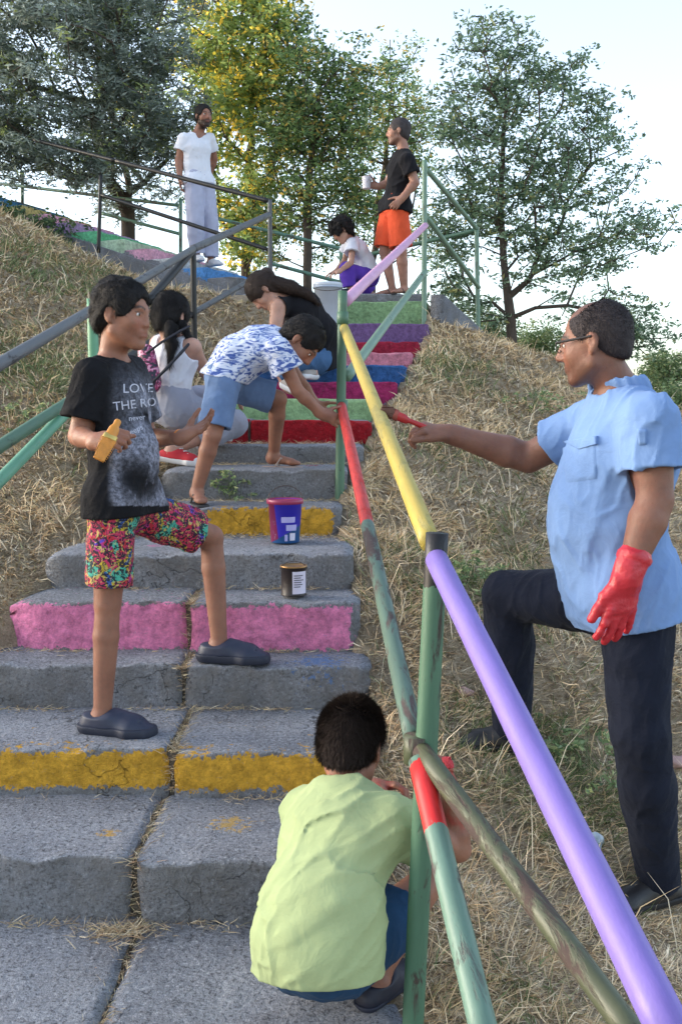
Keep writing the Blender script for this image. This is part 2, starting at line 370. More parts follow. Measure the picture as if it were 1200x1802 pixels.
# ------------------------------------------------------------------ pipes
def pipemat(name, base, under=(.10, .07, .055), peel=.5, over=None, zr=None, fade=.25):
    """flaking paint on steel tube; over = second coat between local z zr[0]..zr[1]"""
    m, nt, b = newmat(name); v = objco(nt, (1, 1, .3)); v1 = objco(nt)
    n = noise(nt, 26, 6, .7, v, .6); n2 = noise(nt, 7, 4, .6, v)
    vs = objco(nt, (1, 1, .12)); stk = ramp(nt, noise(nt, 75, 4, .7, vs), [(.35, 0), (.65, 1)])
    col = mix(nt, n2, tuple(x*.72 for x in base), tuple(x*1.2 for x in base)); col = mix(nt, math_(nt, 'MULTIPLY', stk, .45), col, tuple(x*.62 for x in base))
    s = math_(nt, 'ADD', n, math_(nt, 'MULTIPLY', math_(nt, 'SUBTRACT', n2, .5), .8))
    mk = ramp(nt, s, [(peel, 0), (peel+.10, 1)])
    und = mix(nt, noise(nt, 60, 3, .6, v1), tuple(x*.6 for x in under), tuple(x*1.5 for x in under))
    col = mix(nt, mk, col, und)
    pale = ramp(nt, noise(nt, 34, 5, .75, v), [(.66, 0), (.72, .5)])
    if sum(base) > .08: col = mix(nt, pale, col, tuple(min(.6, x*1.6+.06) for x in base))
    h = math_(nt, 'MULTIPLY', mk, -1.0)
    if over:
        t = N(nt, 'ShaderNodeTexCoord'); sp = N(nt, 'ShaderNodeSeparateXYZ'); nt.links.new(t.outputs['Object'], sp.inputs[0])
        z = math_(nt, 'ADD', sp.outputs[2], math_(nt, 'MULTIPLY', math_(nt, 'SUBTRACT', noise(nt, 60, 3, .6, v1), .5), .03))
        mm = math_(nt, 'MULTIPLY', math_(nt, 'GREATER_THAN', z, zr[0]), math_(nt, 'LESS_THAN', z, zr[1]))
        oc = mix(nt, stk, tuple(x*.68 for x in over), tuple(min(1, x*1.1) for x in over)); oc = mix(nt, ramp(nt, noise(nt, 45, 5, .75, v), [(.64, 0), (.70, .6)]), oc, base)
        col = mix(nt, mm, col, oc)
    nt.links.new(col, b.inputs['Base Color']); b.inputs['Roughness'].default_value = .42
    nt.links.new(ramp(nt, mk, [(0, .5), (1, .85)]), b.inputs['Roughness'])
    bump(nt, b, math_(nt, 'ADD', h, math_(nt, 'MULTIPLY', noise(nt, 120, 4, .6, v1), .3)), .5, .003)
    return m
GREEN = (.09, .24, .13); 
P_GREEN = pipemat('green_pipe_paint', (.085, .18, .11), (.05, .04, .03), .62)
P_PALE = pipemat('pale_green_pipe_paint', (.17, .28, .20), (.10, .09, .07), .62)
P_PEEL = pipemat('peeling_pipe_paint', (.12, .24, .17), (.09, .065, .055), .50)
P_RUST = pipemat('rusty_pipe_paint', (.085, .095, .05), (.060, .038, .032), .44)
P_BLACK = pipemat('black_pipe_paint', (.010, .010, .010), (.022, .015, .014), .62)
P_GREY = pipemat('grey_pipe_paint', (.11, .115, .12), (.045, .04, .04), .58)
P_VIOLET = pipemat('violet_pipe_paint', (.22, .155, .50), (.17, .13, .36), .60)
P_YELLOW = pipemat('yellow_pipe_paint', (.50, .38, .07), (.36, .30, .10), .52)
P_PINK = pipemat('pink_pipe_paint', (.68, .36, .55), (.6, .34, .5), .8)

def tube(name, a, b, r, mat, parent, caps=True, n=20, r2=None, bend=0):
    a = np.array(a, float); b = np.array(b, float); L = np.linalg.norm(b-a); r2 = r2 or r
    ns = max(2, int(L/.06)); an = np.arange(n)/n*2*math.pi; V = []
    for i in range(ns+1):
        t = i/ns; rr = (r+(r2-r)*t)*(1+.006*math.sin(i*2.3)); 
        V.append(np.stack([np.cos(an)*rr+bend*math.sin(math.pi*t), np.sin(an)*rr, np.full(n, L*t)], 1))
    V = np.vstack(V); F = []
    for i in range(ns):
        for j in range(n): F.append([i*n+j, i*n+(j+1) % n, (i+1)*n+(j+1) % n, (i+1)*n+j])
    if caps: F.append(list(range(n))[::-1]); F.append(list(range(ns*n, ns*n+n)))
    o = mesh_np(name, V, F, mat)
    q = Vector(b-a).to_track_quat('Z', 'Y'); o.rotation_mode = 'QUATERNION'; o.rotation_quaternion = q
    off = np.zeros(3)
    if parent is not None:
        o.parent = parent; off = np.array(parent.location)
    o.location = Vector(a-off)
    return o
PR = .0225
P1T = at(769, 938, 1.95); P1B = np.array(at(722, 1790, 1.95)); P1B[2] = -.12; P1B[0] += .0
P2T = at(603, 512, 4.6); P2B = at(597, 880, 4.6)
P3T = at(747, 282, 8.9); P3B = at(746, 575, 8.9)
hr = empty('stair_railing', tuple(P1B)); tag(hr, 'steel pipe railing right of the stairs, partly repainted violet, yellow, red and pink', 'railing')
# near post with dark unpainted top
pm = pipemat('post_paint', (.075, .17, .105), (.04, .03, .025), .64, over=(.012, .011, .012), zr=(1.06, 3))
Lp = np.linalg.norm(P1T-P1B)
pm = pipemat('post_paint', (.075, .17, .105), (.05, .035, .028), .55, over=(.012, .011, .012), zr=(Lp-.105, Lp+1))
tube('post', P1B, P1T, PR, pm, hr)
tube('post', P2B-[0, 0, .1], P2T, .0215, P_GREEN, hr)
tube('post', P3B-[0, 0, .1], P3T, .0225, P_PALE, hr)
top1 = at(606, 578, 4.58); j1 = P1T-[.0, .0, .045]
tube('top_rail', top1, at(757, 955, 1.99), .0215, P_YELLOW, hr)
tube('top_rail', at(768, 985, 1.925), at(1195, 1850, .90), .0225, P_VIOLET, hr)
tube('top_rail', at(608, 530, 4.62), at(748, 397, 8.88), .027, P_PINK, hr)
A_, B_ = at(601, 715, 4.58), at(728, 1300, 1.98); Lm = np.linalg.norm(B_-A_)
mr = pipemat('mid_rail_paint', (.10, .17, .13), (.08, .055, .05), .50, over=(.55, .035, .03), zr=(-1, Lm*.555))
tube('mid_rail', A_, B_, .0215, mr, hr)
tube('mid_rail', at(611, 662, 4.62), at(748, 478, 8.88), .025, P_PALE, hr)
tube('mid_rail', at(742, 1322, 1.93), at(1135, 1850, 1.28), .0200, P_RUST, hr)
A_, B_ = at(738, 1340, 1.915), at(862, 1860, 1.42)
br = pipemat('brace_paint', (.15, .26, .20), (.08, .05, .05), .52, over=(.62, .02, .02), zr=(.012, .165))
tube('brace', A_, B_, .0225, br, hr)
# weld bead collars
for p, mt_ in ((at(733, 1318, 1.95), P_RUST), (at(602, 715, 4.6), P_GREEN), (at(603, 560, 4.6), P_GREEN)):
    tube('weld_collar', p-[0, 0, .028], p+[0, 0, .028], .0265, mt_, hr)

# right far side
P4T = at(838, 402, 10.5); P4B = at(843, 606, 10.5)
fr = empty('landing_railing', tuple(P4B)); tag(fr, 'pale green pipe railing sloping down behind the landing, right of the man in orange shorts', 'railing')
tube('post', P4B-[0, 0, .3], P4T, .023, P_PALE, fr)
tube('top_rail', at(752, 300, 8.93), P4T, .023, P_PALE, fr); tube('mid_rail', at(752, 384, 8.93), at(842, 506, 10.5), .023, P_PALE, fr)
tube('cross_rail', at(640, 450, 11.3), at(836, 406, 10.55), .022, P_GREEN, fr)
# left railing
Q = [at(475, 356, 9.5), at(340, 438, 7.2), at(163, 538, 4.55)]
lr = empty('left_railing', tuple(at(163, 900, 4.55))); tag(lr, 'grey and green pipe railing on the bank left of the stairs', 'railing')
qn = Q[2]+(Q[2]-Q[1])*1.05
qn = at(-60, 676, 3.1)
PB = [np.array([q[0], q[1], float(ground(q[0], q[1]))-.1]) for q in Q]
tube('post', PB[1], Q[1], .022, P_BLACK, lr); tube('post', PB[2], Q[2]+[0, 0, .03], .024, pipemat('bright_green_pipe', (.15, .38, .22), (.1, .09, .07), .7), lr)
GR2 = P_GREY
tube('top_rail', at(473, 378, 9.48), Q[1], .027, GR2, lr); tube('top_rail', Q[1], at(163, 545, 4.55), .024, GR2, lr); tube('top_rail', at(163, 545, 4.55), qn, .023, GR2, lr)
tube('mid_rail', at(473, 475, 9.48), at(336, 553, 7.2), .022, GR2, lr); tube('mid_rail', at(336, 553, 7.2), at(166, 672, 4.55), .021, P_BLACK, lr)
tube('mid_rail', at(163, 680, 4.55), at(-60, 825, 3.1), .023, P_GREEN, lr)
tube('brace', at(166, 676, 4.5), at(-50, 897, 3.25), .023, pipemat('bright_green_brace', (.15, .38, .24), (.1, .09, .07), .66), lr)
tube('brace', at(338, 442, 7.18), at(262, 530, 6.2), .027, P_BLACK, lr)
# black railing in front of the second flight
br_ = empty('upper_railing', tuple(at(475, 500, 9.6))); tag(br_, 'thin black pipe railing along the upper steps in front of the man in white', 'railing')
tube('post', at(476, 505, 9.55), at(475, 352, 9.55), .021, P_GREY, br_); tube('post', at(174, 445, 10.3), at(178, 308, 10.3), .019, P_BLACK, br_)
tube('top_rail', at(475, 354, 9.55), at(205, 283, 10.35), .021, P_BLACK, br_); tube('mid_rail', at(474, 440, 9.56), at(178, 343, 10.3), .019, P_BLACK, br_)
tube('top_rail', at(205, 283, 10.35), at(60, 246, 10.9), .02, P_BLACK, br_)
# far green railing
gr_ = empty('far_railing', tuple(at(318, 440, 12.2))); tag(gr_, 'weathered green pipe railing on the far edge of the upper steps and landing', 'railing')
PB2 = at(318, 352, 12.2)
for X, Y0, Y1, yy in ((318, 350, 450, 12.2), (600, 440, 530, 12.0), (40, 300, 380, 13.2)):
    tube('post', at(X, Y1+10, yy), at(X, Y0, yy), .022, P_PEEL, gr_)
tube('top_rail', at(-40, 318, 13.4), at(318, 362, 12.2), .02, P_PEEL, gr_); tube('mid_rail', at(178, 375, 12.6), at(318, 412, 12.2), .02, P_PEEL, gr_)
tube('top_rail', at(480, 408, 12.0), at(640, 448, 12.0), .022, P_PEEL, gr_); tube('mid_rail', at(470, 462, 12.0), at(600, 497, 12.0), .022, P_PEEL, gr_)
tube('mid_rail', at(385, 385, 12.1), at(480, 408, 12.0), .02, P_PEEL, gr_)

#@@TREES
# ------------------------------------------------------------------ trees
def leafmat(name, gloss=.5, trans=.35):
    m, nt, b = newmat(name)
    a = N(nt, 'ShaderNodeVertexColor', layer_name='tint')
    nt.links.new(a.outputs[0], b.inputs['Base Color']); b.inputs['Roughness'].default_value = gloss
    tr = N(nt, 'ShaderNodeBsdfTranslucent'); nt.links.new(a.outputs[0], tr.inputs[0])
    ms = N(nt, 'ShaderNodeMixShader'); ms.inputs[0].default_value = trans
    nt.links.new(b.outputs[0], ms.inputs[1]); nt.links.new(tr.outputs[0], ms.inputs[2])
    nt.links.new(ms.outputs[0], nt.nodes['Material Output'].inputs[0]); return m
LEAF = leafmat('leaf', .5, .5)
m, nt, b = newmat('bark'); v = objco(nt, (1, 1, .25)); n_ = noise(nt, 30, 6, .7, v)
nt.links.new(mix(nt, n_, (.045, .032, .026), (.15, .115, .09)), b.inputs['Base Color']); b.inputs['Roughness'].default_value = .95
bump(nt, b, n_, 1, .03); BARK = m

def leaves(cent, spread, n_each, ln, wd, cols, wts, rg, droop=0.0, flat=.6):
    n = len(cent)*n_each
    C = np.repeat(cent, n_each, 0)
    off = rg.normal(0, 1, (n, 3)); off *= (rg.random((n, 1))**.4)/(np.linalg.norm(off, axis=1, keepdims=True)+1e-6)*1.8*spread*.8
    off[:, 2] *= flat
    # sub clumps
    sub = rg.normal(0, spread*.62, (len(cent), 7, 3)); sub[:, :, 2] *= flat
    pick = rg.integers(0, 7, n); C = C + sub[np.repeat(np.arange(len(cent)), n_each), pick]
    off *= .42
    P = C+off
    d = rg.normal(0, 1, (n, 3)); d[:, 2] = d[:, 2]*.5-droop; d /= np.linalg.norm(d, axis=1, keepdims=True)
    s = np.cross(d, rg.normal(0, 1, (n, 3))); s /= np.linalg.norm(s, axis=1, keepdims=True)+1e-6
    L = ln*(.45+1.1*rg.random((n, 1))); Wd = wd*(.6+.8*rg.random((n, 1)))
    up = np.cross(d, s)*L*.12
    V = np.stack([P-d*L*.5, P+s*Wd*.5+up, P+d*L*.5, P-s*Wd*.5+up], 1).reshape(-1, 3)
    F = np.arange(n*4).reshape(-1, 4)
    cols = np.array(cols); 
    clump = rg.choice(len(cols), size=(len(cent), 7), p=wts)
    ci = clump[np.repeat(np.arange(len(cent)), n_each), pick]
    rnd = rg.random(n) < .35; ci = np.where(rnd, rg.choice(len(cols), size=n, p=wts), ci)
    cc = cols[ci]*(1.6+1.5*rg.random((n, 1)))
    return V, F, np.repeat(cc, 4, 0)

def branches(base, trunk, attr, r0, rg, min_r=.006, cap=None):
    """trunk: polyline; attr: twig ends; each joined to the nearest built node, radii by pipe rule"""
    nodes = []; par = []
    def addline(p, q, parent, seg=.25, wob=.03):
        L = np.linalg.norm(q-p); k = max(1, int(L/seg)); last = parent
        for i in range(1, k+1):
            t = i/k; w = p+(q-p)*t + (rg.normal(0, wob, 3)*(0 if i == k else 1)*min(1, L)) + np.array([0, 0, -.06*L*math.sin(math.pi*t)])
            nodes.append(w); par.append(last); last = len(nodes)-1
        return last
    nodes.append(np.array(trunk[0], float)); par.append(-1)
    for ln in ([trunk] if not isinstance(trunk[0], list) else trunk): pass
    last = 0
    for q in trunk[1:]: last = addline(nodes[last], np.array(q, float), last, .2, .012)
    root = np.array(trunk[-1]); order = np.argsort(np.linalg.norm(attr-np.array(trunk[len(trunk)//2]), axis=1))
    tdist = [0]*len(nodes)
    for i in range(1, len(nodes)): tdist[i] = tdist[par[i]]+np.linalg.norm(nodes[i]-nodes[par[i]])
    start = int(len(nodes)*.42)
    ends = []
    for a in order:
        A = attr[a]; NN = np.array(nodes)[start:]; td = np.array(tdist)[start:]
        d = np.linalg.norm(NN-A, axis=1) + .35*td + 2.0*np.maximum(NN[:, 2]-A[2]+.0, 0)*.5
        j = int(np.argmin(d))+start
        n0 = len(nodes); e = addline(nodes[j], A, j)
        for i in range(n0, len(nodes)): tdist.append(tdist[par[i]]+np.linalg.norm(nodes[i]-nodes[par[i]]))
        ends.append(e)
    wgt = np.zeros(len(nodes)); 
    for e in ends: wgt[e] += 1
    for i in range(len(nodes)-1, 0, -1): wgt[par[i]] += wgt[i]
    rad = np.maximum(r0*(wgt/max(wgt[0], 1))**.5, min_r)
    k = 6; an = np.arange(k)/k*2*math.pi; V = []; F = []
    NN = np.array(nodes)
    for i in range(1, len(nodes)):
        p, q = NN[par[i]], NN[i]; d = nrm(q-p); x = nrm(np.cross(d, [.3, .9, .2])); y = np.cross(d, x)
        rp, rq = min(rad[par[i]], rad[i]*1.35), rad[i]
        b0 = len(V)*k
        ring = lambda c, r: c+np.outer(np.cos(an)*r, x)+np.outer(np.sin(an)*r, y)
        V.append(ring(p-d*rp*.3, rp)); V.append(ring(q, rq))
        for j in range(k): F.append([b0+j, b0+(j+1) % k, b0+k+(j+1) % k, b0+k+j])
    return np.vstack(V), np.array(F)

def blob_points(blobs, n, rg, depth=.8):
    w = np.array([b_[3]*b_[4]*(b_[5] if len(b_) > 5 else 1) for b_ in blobs], float); w /= w.sum()
    out = []
    for i in rg.choice(len(blobs), n, p=w):
        X, Y, y, rx, ry = blobs[i][:5]
        d = rg.normal(0, 1, 3); d /= np.linalg.norm(d); d *= rg.random()**.45
        c = at(X, Y, y); s = y/FPX
        out.append(c+np.array([d[0]*rx*s, d[1]*max(rx, ry)*s*depth, d[2]*ry*s]))
    return np.array(out)

def tree(name, label, base, trunk, blobs, n_attr, n_each, r0, cols, wts, ln, wd, spread, seed, droop=.1, cat='tree', group=None, flat=.6, minr=.006):
    rg = np.random.default_rng(seed)
    t = empty(name, tuple(base)); tag(t, label, cat, group)
    A = blob_points(blobs, n_attr, rg)
    BV, BF = branches(base, [np.array(base)]+[np.array(p) for p in trunk], A, r0, rg, min_r=minr)
    mesh_np('trunk', BV, BF, BARK, t)
    LV, LF, LC = leaves(A, spread, n_each, ln, wd, cols, wts, rg, droop, flat)
    mesh_np('crown', LV, LF, LEAF, t, col=LC, smooth=False)
    return t
def gpt(X, y, dz=0):
    x = at(X, 600, y)[0]; return np.array([x, y, float(ground(x, y))+dz])
OL = [(.075, .092, .075), (.12, .145, .125), (.19, .22, .20), (.05, .065, .05), (.13, .16, .06)]
tree('olive_tree', 'dense grey green tree filling the top left above the upper steps', gpt(222, 13.0, -.1), [at(226, 400, 13), at(228, 330, 13), at(215, 250, 12.8), at(180, 150, 12.5)],
     [(50, 90, 11.5, 190, 170), (230, 60, 11.8, 130, 120), (110, 250, 11.6, 130, 90), (270, 170, 11.8, 85, 100), (20, 260, 11.2, 90, 60), (210, 270, 12.2, 90, 60), (-80, 150, 11.5, 120, 150), (150, -60, 12, 250, 90), (300, 250, 12, 45, 50), (190, 365, 13, 60, 30, .8), (290, 350, 13, 40, 40, .6), (300, 310, 12.5, 50, 40, .7)],
     520, 120, .10, OL, [.3, .28, .14, .18, .10], .085, .02, .20, 3, droop=.25)
YG = [(.12, .165, .055), (.17, .215, .07), (.42, .34, .05), (.06, .10, .03), (.62, .42, .07)]  # gold tones put low sunlight on the leaves into their colour
tree('sun_tinted_tree', 'tall yellow green tree with leaves tinted gold as if sunlit behind the man in white', gpt(432, 14.5, -.1), [at(432, 470, 14.5), at(436, 400, 14.5), at(440, 300, 14.3), at(440, 150, 14)],
     [(420, 60, 13.5, 110, 110), (400, 210, 13.5, 80, 90), (480, 170, 13.5, 60, 90), (440, 320, 13.5, 70, 70, .8), (360, 90, 14, 60, 100), (500, 60, 13.8, 60, 70, .6), (420, -60, 14, 130, 80), (240, 200, 13.2, 60, 80, .5), (440, 400, 14, 60, 55, 1.0), (390, 370, 14, 45, 50, .7), (430, 450, 14.2, 45, 28, .6)],
     390, 62, .075, YG, [.34, .32, .13, .14, .07], .075, .04, .21, 5, droop=.1)
TG = [(.055, .095, .04), (.10, .15, .055), (.15, .19, .08), (.035, .06, .03), (.30, .22, .06)]
tree('slender_tree', 'slender dark trunked tree with airy crown behind the landing', gpt(541, 13.0, -.1), [at(541, 500, 13), at(541, 400, 13), at(545, 300, 13), at(560, 180, 13), at(575, 80, 13)],
     [(560, 130, 13, 80, 70), (520, 240, 13, 70, 70), (600, 230, 13, 70, 80), (550, 340, 13, 80, 55), (630, 130, 13.2, 60, 60, .6), (620, 330, 13, 50, 60, .8), (510, 60, 13.4, 40, 50, .5), (480, 400, 13.5, 50, 60, .8), (560, 420, 13.3, 45, 40, .7), (620, 400, 13.4, 45, 45, .8)],
     320, 52, .06, TG, [.28, .3, .14, .16, .12], .065, .03, .20, 8)
tree('sparse_tree', 'sparse small leaved tree between the slender tree and the big right tree', gpt(650, 14.5, -.1), [at(655, 480, 14.5), at(665, 350, 14.5), at(680, 250, 14.5), at(690, 150, 14.5)],
     [(690, 200, 14.5, 70, 90), (700, 110, 14.5, 50, 50, .5), (730, 290, 14.5, 50, 80), (640, 260, 14.5, 50, 80), (760, 230, 14.5, 40, 60, .7), (640, 380, 14.5, 50, 60), (740, 420, 14.5, 60, 70, .8)],
     170, 46, .05, TG, [.2, .34, .26, .1, .10], .06, .028, .20, 11)
T4 = [(.06, .095, .06), (.10, .145, .085), (.15, .20, .13), (.045, .07, .045), (.19, .19, .08)]
tree('locust_tree', 'large airy forked locust tree standing on the right skyline', gpt(903, 12.0, -.2), [at(902, 640, 12), at(898, 560, 12), at(888, 480, 12), at(880, 380, 12), at(885, 250, 12), at(890, 120, 12)],
     [(870, 110, 12, 80, 80, .9), (950, 200, 12, 110, 90), (830, 230, 12, 80, 90), (990, 130, 12, 60, 45, .45), (920, 330, 12, 130, 80), (1040, 300, 12, 90, 70), (830, 370, 12, 80, 80), (1050, 420, 12, 120, 60), (950, 450, 12, 110, 50, .8), (1140, 390, 12, 50, 45, .7), (1100, 560, 12, 75, 55, .9), (1000, 510, 12, 90, 45, .8), (790, 490, 12, 50, 70, 1.1), (1050, 200, 12, 40, 50, .4), (1120, 165, 12, 22, 14, .3), (1150, 600, 12, 40, 30, .5), (830, 560, 12, 50, 45, 1.0), (770, 400, 12, 45, 60, .8), (850, 40, 12, 40, 30, .5)],
     560, 46, .062, T4, [.28, .32, .18, .14, .08], .06, .028, .17, 21, flat=.42)
BS = [(.09, .13, .06), (.14, .18, .09), (.06, .09, .04), (.20, .21, .10)]
for i, (X, Y, y, rx, ry, lab) in enumerate([(960, 620, 13.5, 60, 45, 'pale green bush right of the forked trunk on the skyline'), (1170, 660, 13.5, 50, 40, 'small green bush at the right edge behind the shoulder of the man in blue'),
        (860, 600, 13, 40, 50, 'low leafy bush left of the forked trunk behind the grass crest'), (1190, 720, 12.5, 40, 40, 'low dark bush at the far right edge below the sky')]):
    tree('bush', lab, gpt(X, y, -.1), [at(X, Y+ry, y)], [(X, Y, y, rx, ry)], 45, 90, .02, BS, [.3, .3, .2, .2], .055, .025, .16, 31+i, cat='bush', flat=.8)
iv = np.random.default_rng(77)
pts = []
for t_ in np.linspace(2.3, 4.6, 60):
    o = FL0+FD*t_; 
    for q in range(3): pts.append([o[0]+iv.normal(0, .1)+FN[0]*-.22, o[1]+FN[1]*-.22+iv.normal(0, .08), 2.38+.34*t_-.05+iv.normal(0, .07)])
LV, LF, LC = leaves(np.array(pts), .12, 40, .05, .03, [(.03, .055, .03), (.05, .08, .035), (.09, .11, .05)], [.4, .4, .2], iv)
tag(mesh_np('ivy_ground_cover', LV, LF, LEAF, col=LC, smooth=False), 'dark leafy ground cover along the foot of the upper steps', 'ground cover', kind='stuff')

#@@GRASS
# ------------------------------------------------------------------ grass
def blades(P, h, w, ang, tilt, bend, cols, rg):
    n = len(P); d = np.stack([np.cos(ang), np.sin(ang), np.zeros(n)], 1); up = np.array([0, 0, 1.])
    side = np.stack([-np.sin(ang), np.cos(ang), np.zeros(n)], 1)
    th = rg.random((n, 1))*2*math.pi; 
    dir0 = d*np.sin(tilt)[:, None]+up*np.cos(tilt)[:, None]; t1 = tilt+bend; dir1 = d*np.sin(t1)[:, None]+up*np.cos(t1)[:, None]
    sd = side*np.cos(th)*.8+np.cross(dir0, side)*np.sin(th); h = h[:, None]; w = w[:, None]
    m_ = P+dir0*h*.55; e = m_+dir1*h*.5
    V = np.stack([P-sd*w*.5, P+sd*w*.5, m_+sd*w*.45, m_-sd*w*.45, e], 1).reshape(-1, 3)
    b0 = np.arange(n)[:, None]*5
    F = np.concatenate([b0+[0, 1, 2], b0+[0, 2, 3], b0+[3, 2, 4]], 0)
    return V, F, np.repeat(cols, 5, 0)
def scatter(n, ymin, ymax, rg, p=1.0):
    y = ymin*(ymax/ymin)**(rg.random(n)**p)
    half = .40*y+.5
    x = (rg.random(n)*2-1)*half
    dr = x-XR(y); dl = XL(y)-x
    outside = np.maximum(dr, dl)
    rel = (x-FL0[0])*FN[0]+(y-FL0[1])*FN[1]
    ok = (outside > .01) & ~((rel > -.1) & (x < .5)) & ~((y > 9.0) & (x < 1.0) & (x > -1))
    return x[ok], y[ok]
m, nt, b = newmat('straw'); a = N(nt, 'ShaderNodeVertexColor', layer_name='tint'); nt.links.new(a.outputs[0], b.inputs['Base Color'])
b.inputs['Roughness'].default_value = .75; b.inputs['Specular IOR Level'].default_value = .3; STRAW = m
rg = np.random.default_rng(5)
x, y = scatter(420000, 1.2, 11.5, rg)
z = groundn(x, y); n = len(x)
P2 = np.stack([x, y, x*0], 1)
dens = fnoise(P2, 1.6, 3)
keep = rg.random(n) < np.clip(.72+1.3*dens+.8*fnoise(P2+40, 7, 2), .10, 1); x, y, z, dens = x[keep], y[keep], z[keep], dens[keep]; n = len(x)
P = np.stack([x, y, z-.005], 1)
swirl = 3.0*fnoise(np.stack([x, y, x*0+3], 1), 2.2, 2)*math.pi
straw = np.array([(.76, .58, .36), (.62, .45, .27), (.84, .70, .50), (.42, .28, .17), (.56, .46, .26)])
green_f = np.clip(fnoise(np.stack([x, y, x*0+8], 1), 1.1, 2)*1.3-.45, 0, .32)
for X_, Y_, yy, rr in ((1000, 1190, 3.1, .35), (820, 960, 3.9, .3), (60, 740, 6, .8), (60, 560, 8, .9), (820, 660, 7.5, .5)):
    c_ = at(X_, Y_, yy); green_f = np.maximum(green_f, .65*np.exp(-((x-c_[0])**2+(y-c_[1])**2)/rr**2))
isg = rg.random(n) < green_f
cols = straw[rg.choice(5, n, p=[.3, .26, .14, .16, .14])]*(.85+.5*rg.random((n, 1)))
gc = np.array([(.14, .18, .07), (.20, .24, .10), (.09, .13, .05)])[rg.choice(3, n)]*(.7+.6*rg.random((n, 1)))
cols = np.where(isg[:, None], gc, cols)
h = (.020+.045*rg.random(n)**1.6)*(1+.14*y); w = (.0012+.0006*y)*(.7+.7*rg.random(n))
tilt = R(38)+rg.normal(0, .3, n)+R(42)*(rg.random(n) < .82); tilt = np.where(isg, tilt*.6, tilt)
V, F, C = blades(P, h, w, swirl+rg.normal(0, .9, n), np.clip(tilt, 0, 1.62), rg.normal(.35, .4, n), cols, rg)
tag(mesh_np('dry_grass', V, F, STRAW, col=C, smooth=False), 'dry straw coloured grass and weeds covering the bank on both sides of the stairs', 'grass', kind='stuff')
# short matted thatch close to the soil
x, y = scatter(620000, 1.2, 10.5, rg); z = groundn(x, y); n = len(x)
a_ = rg.random(n)*6.283; L_ = (.010+.022*rg.random(n))*(1+.16*y); W_ = (.0010+.0005*y)*(.6+.8*rg.random(n)); up_ = .10+.5*rg.random(n)**2
P0 = np.stack([x, y, z-.002], 1); d_ = np.stack([np.cos(a_), np.sin(a_), up_], 1); sd_ = np.stack([-np.sin(a_), np.cos(a_), 0*a_], 1)
V = np.stack([P0-sd_*W_[:, None], P0+sd_*W_[:, None], P0+d_*L_[:, None]], 1).reshape(-1, 3)
C = np.array([(.70, .55, .36), (.50, .38, .24), (.86, .74, .54), (.26, .18, .12), (.36, .34, .17), (.17, .13, .10)])[rg.choice(6, n, p=[.28, .22, .18, .14, .10, .08])]*(.85+.5*rg.random((n, 1)))
tag(mesh_np('matted_thatch', V, np.arange(n*3).reshape(-1, 3), STRAW, col=np.repeat(C, 3, 0), smooth=False), 'short matted dead grass lying flat over the soil of the banks', 'grass', kind='stuff')
# tall stems
x, y = scatter(1800, 1.6, 9.5, rg); z = groundn(x, y); n = len(x)
V, F, C = blades(np.stack([x, y, z-.005], 1), .12+.16*rg.random(n)**2, (.0018+.0005*y), rg.random(n)*6.28, R(8)+.5*rg.random(n), rg.normal(.5, .3, n),
    straw[rg.choice(3, n)]*(.8+.4*rg.random((n, 1))), rg)
tag(mesh_np('tall_dry_stems', V, F, STRAW, col=C, smooth=False), 'scattered taller dry grass stems and seed heads on the slopes', 'grass', kind='stuff')
# straw and dirt in the seam and corners of the steps
pts = []
for k in range(4, 9):
    y0, zt, xl, xr, _ = STEPS[k-1]; y1 = STEPS[k][0]
    for q in range(520):
        yy = y0+(y1-y0)*rg.random(); pts.append((SEAM(y0)+rg.normal(0, .010+.03*(rg.random() < .12)), yy, zt-.012))
    for q in range(90):
        pts.append((SEAM(y1)+rg.normal(0, .006), y1+.004+abs(rg.normal(0, .006)), zt+(STEPS[k][1]-zt)*rg.random()*.9))
    for q in range(int(500)):
        xx = xl+(xr-xl)*rg.random()
        if vnoise(np.array([[xx*5, y1*7, 1]]))[0] > -.05 or rg.random() < .1: pts.append((xx, y1-.012-abs(rg.normal(0, .018)), zt+.002))
for q in range(420): pts.append((at(212, 1590, 2.36)[0]+rg.normal(0, .045), 2.365-abs(rg.normal(0, .035)), .003))
for k in range(9, 13):
    y0, zt, xl, xr, _ = STEPS[k-1]; y1 = STEPS[k][0]
    for q in range(500): pts.append((xl+(xr-xl)*rg.random(), y1-.012-abs(rg.normal(0, .05)), zt+.002))
pts = np.array(pts); n = len(pts)
V, F, C = blades(pts, .015+.035*rg.random(n), .0018*np.ones(n), rg.random(n)*6.28, R(75)+rg.normal(0, .2, n), rg.normal(.1, .2, n), straw[rg.choice(5, n)]*(.6+.5*rg.random((n, 1))), rg)
tag(mesh_np('straw_litter', V, F, STRAW, col=C, smooth=False), 'bits of straw and dirt caught in the seam and corners of the steps', 'litter', kind='stuff')
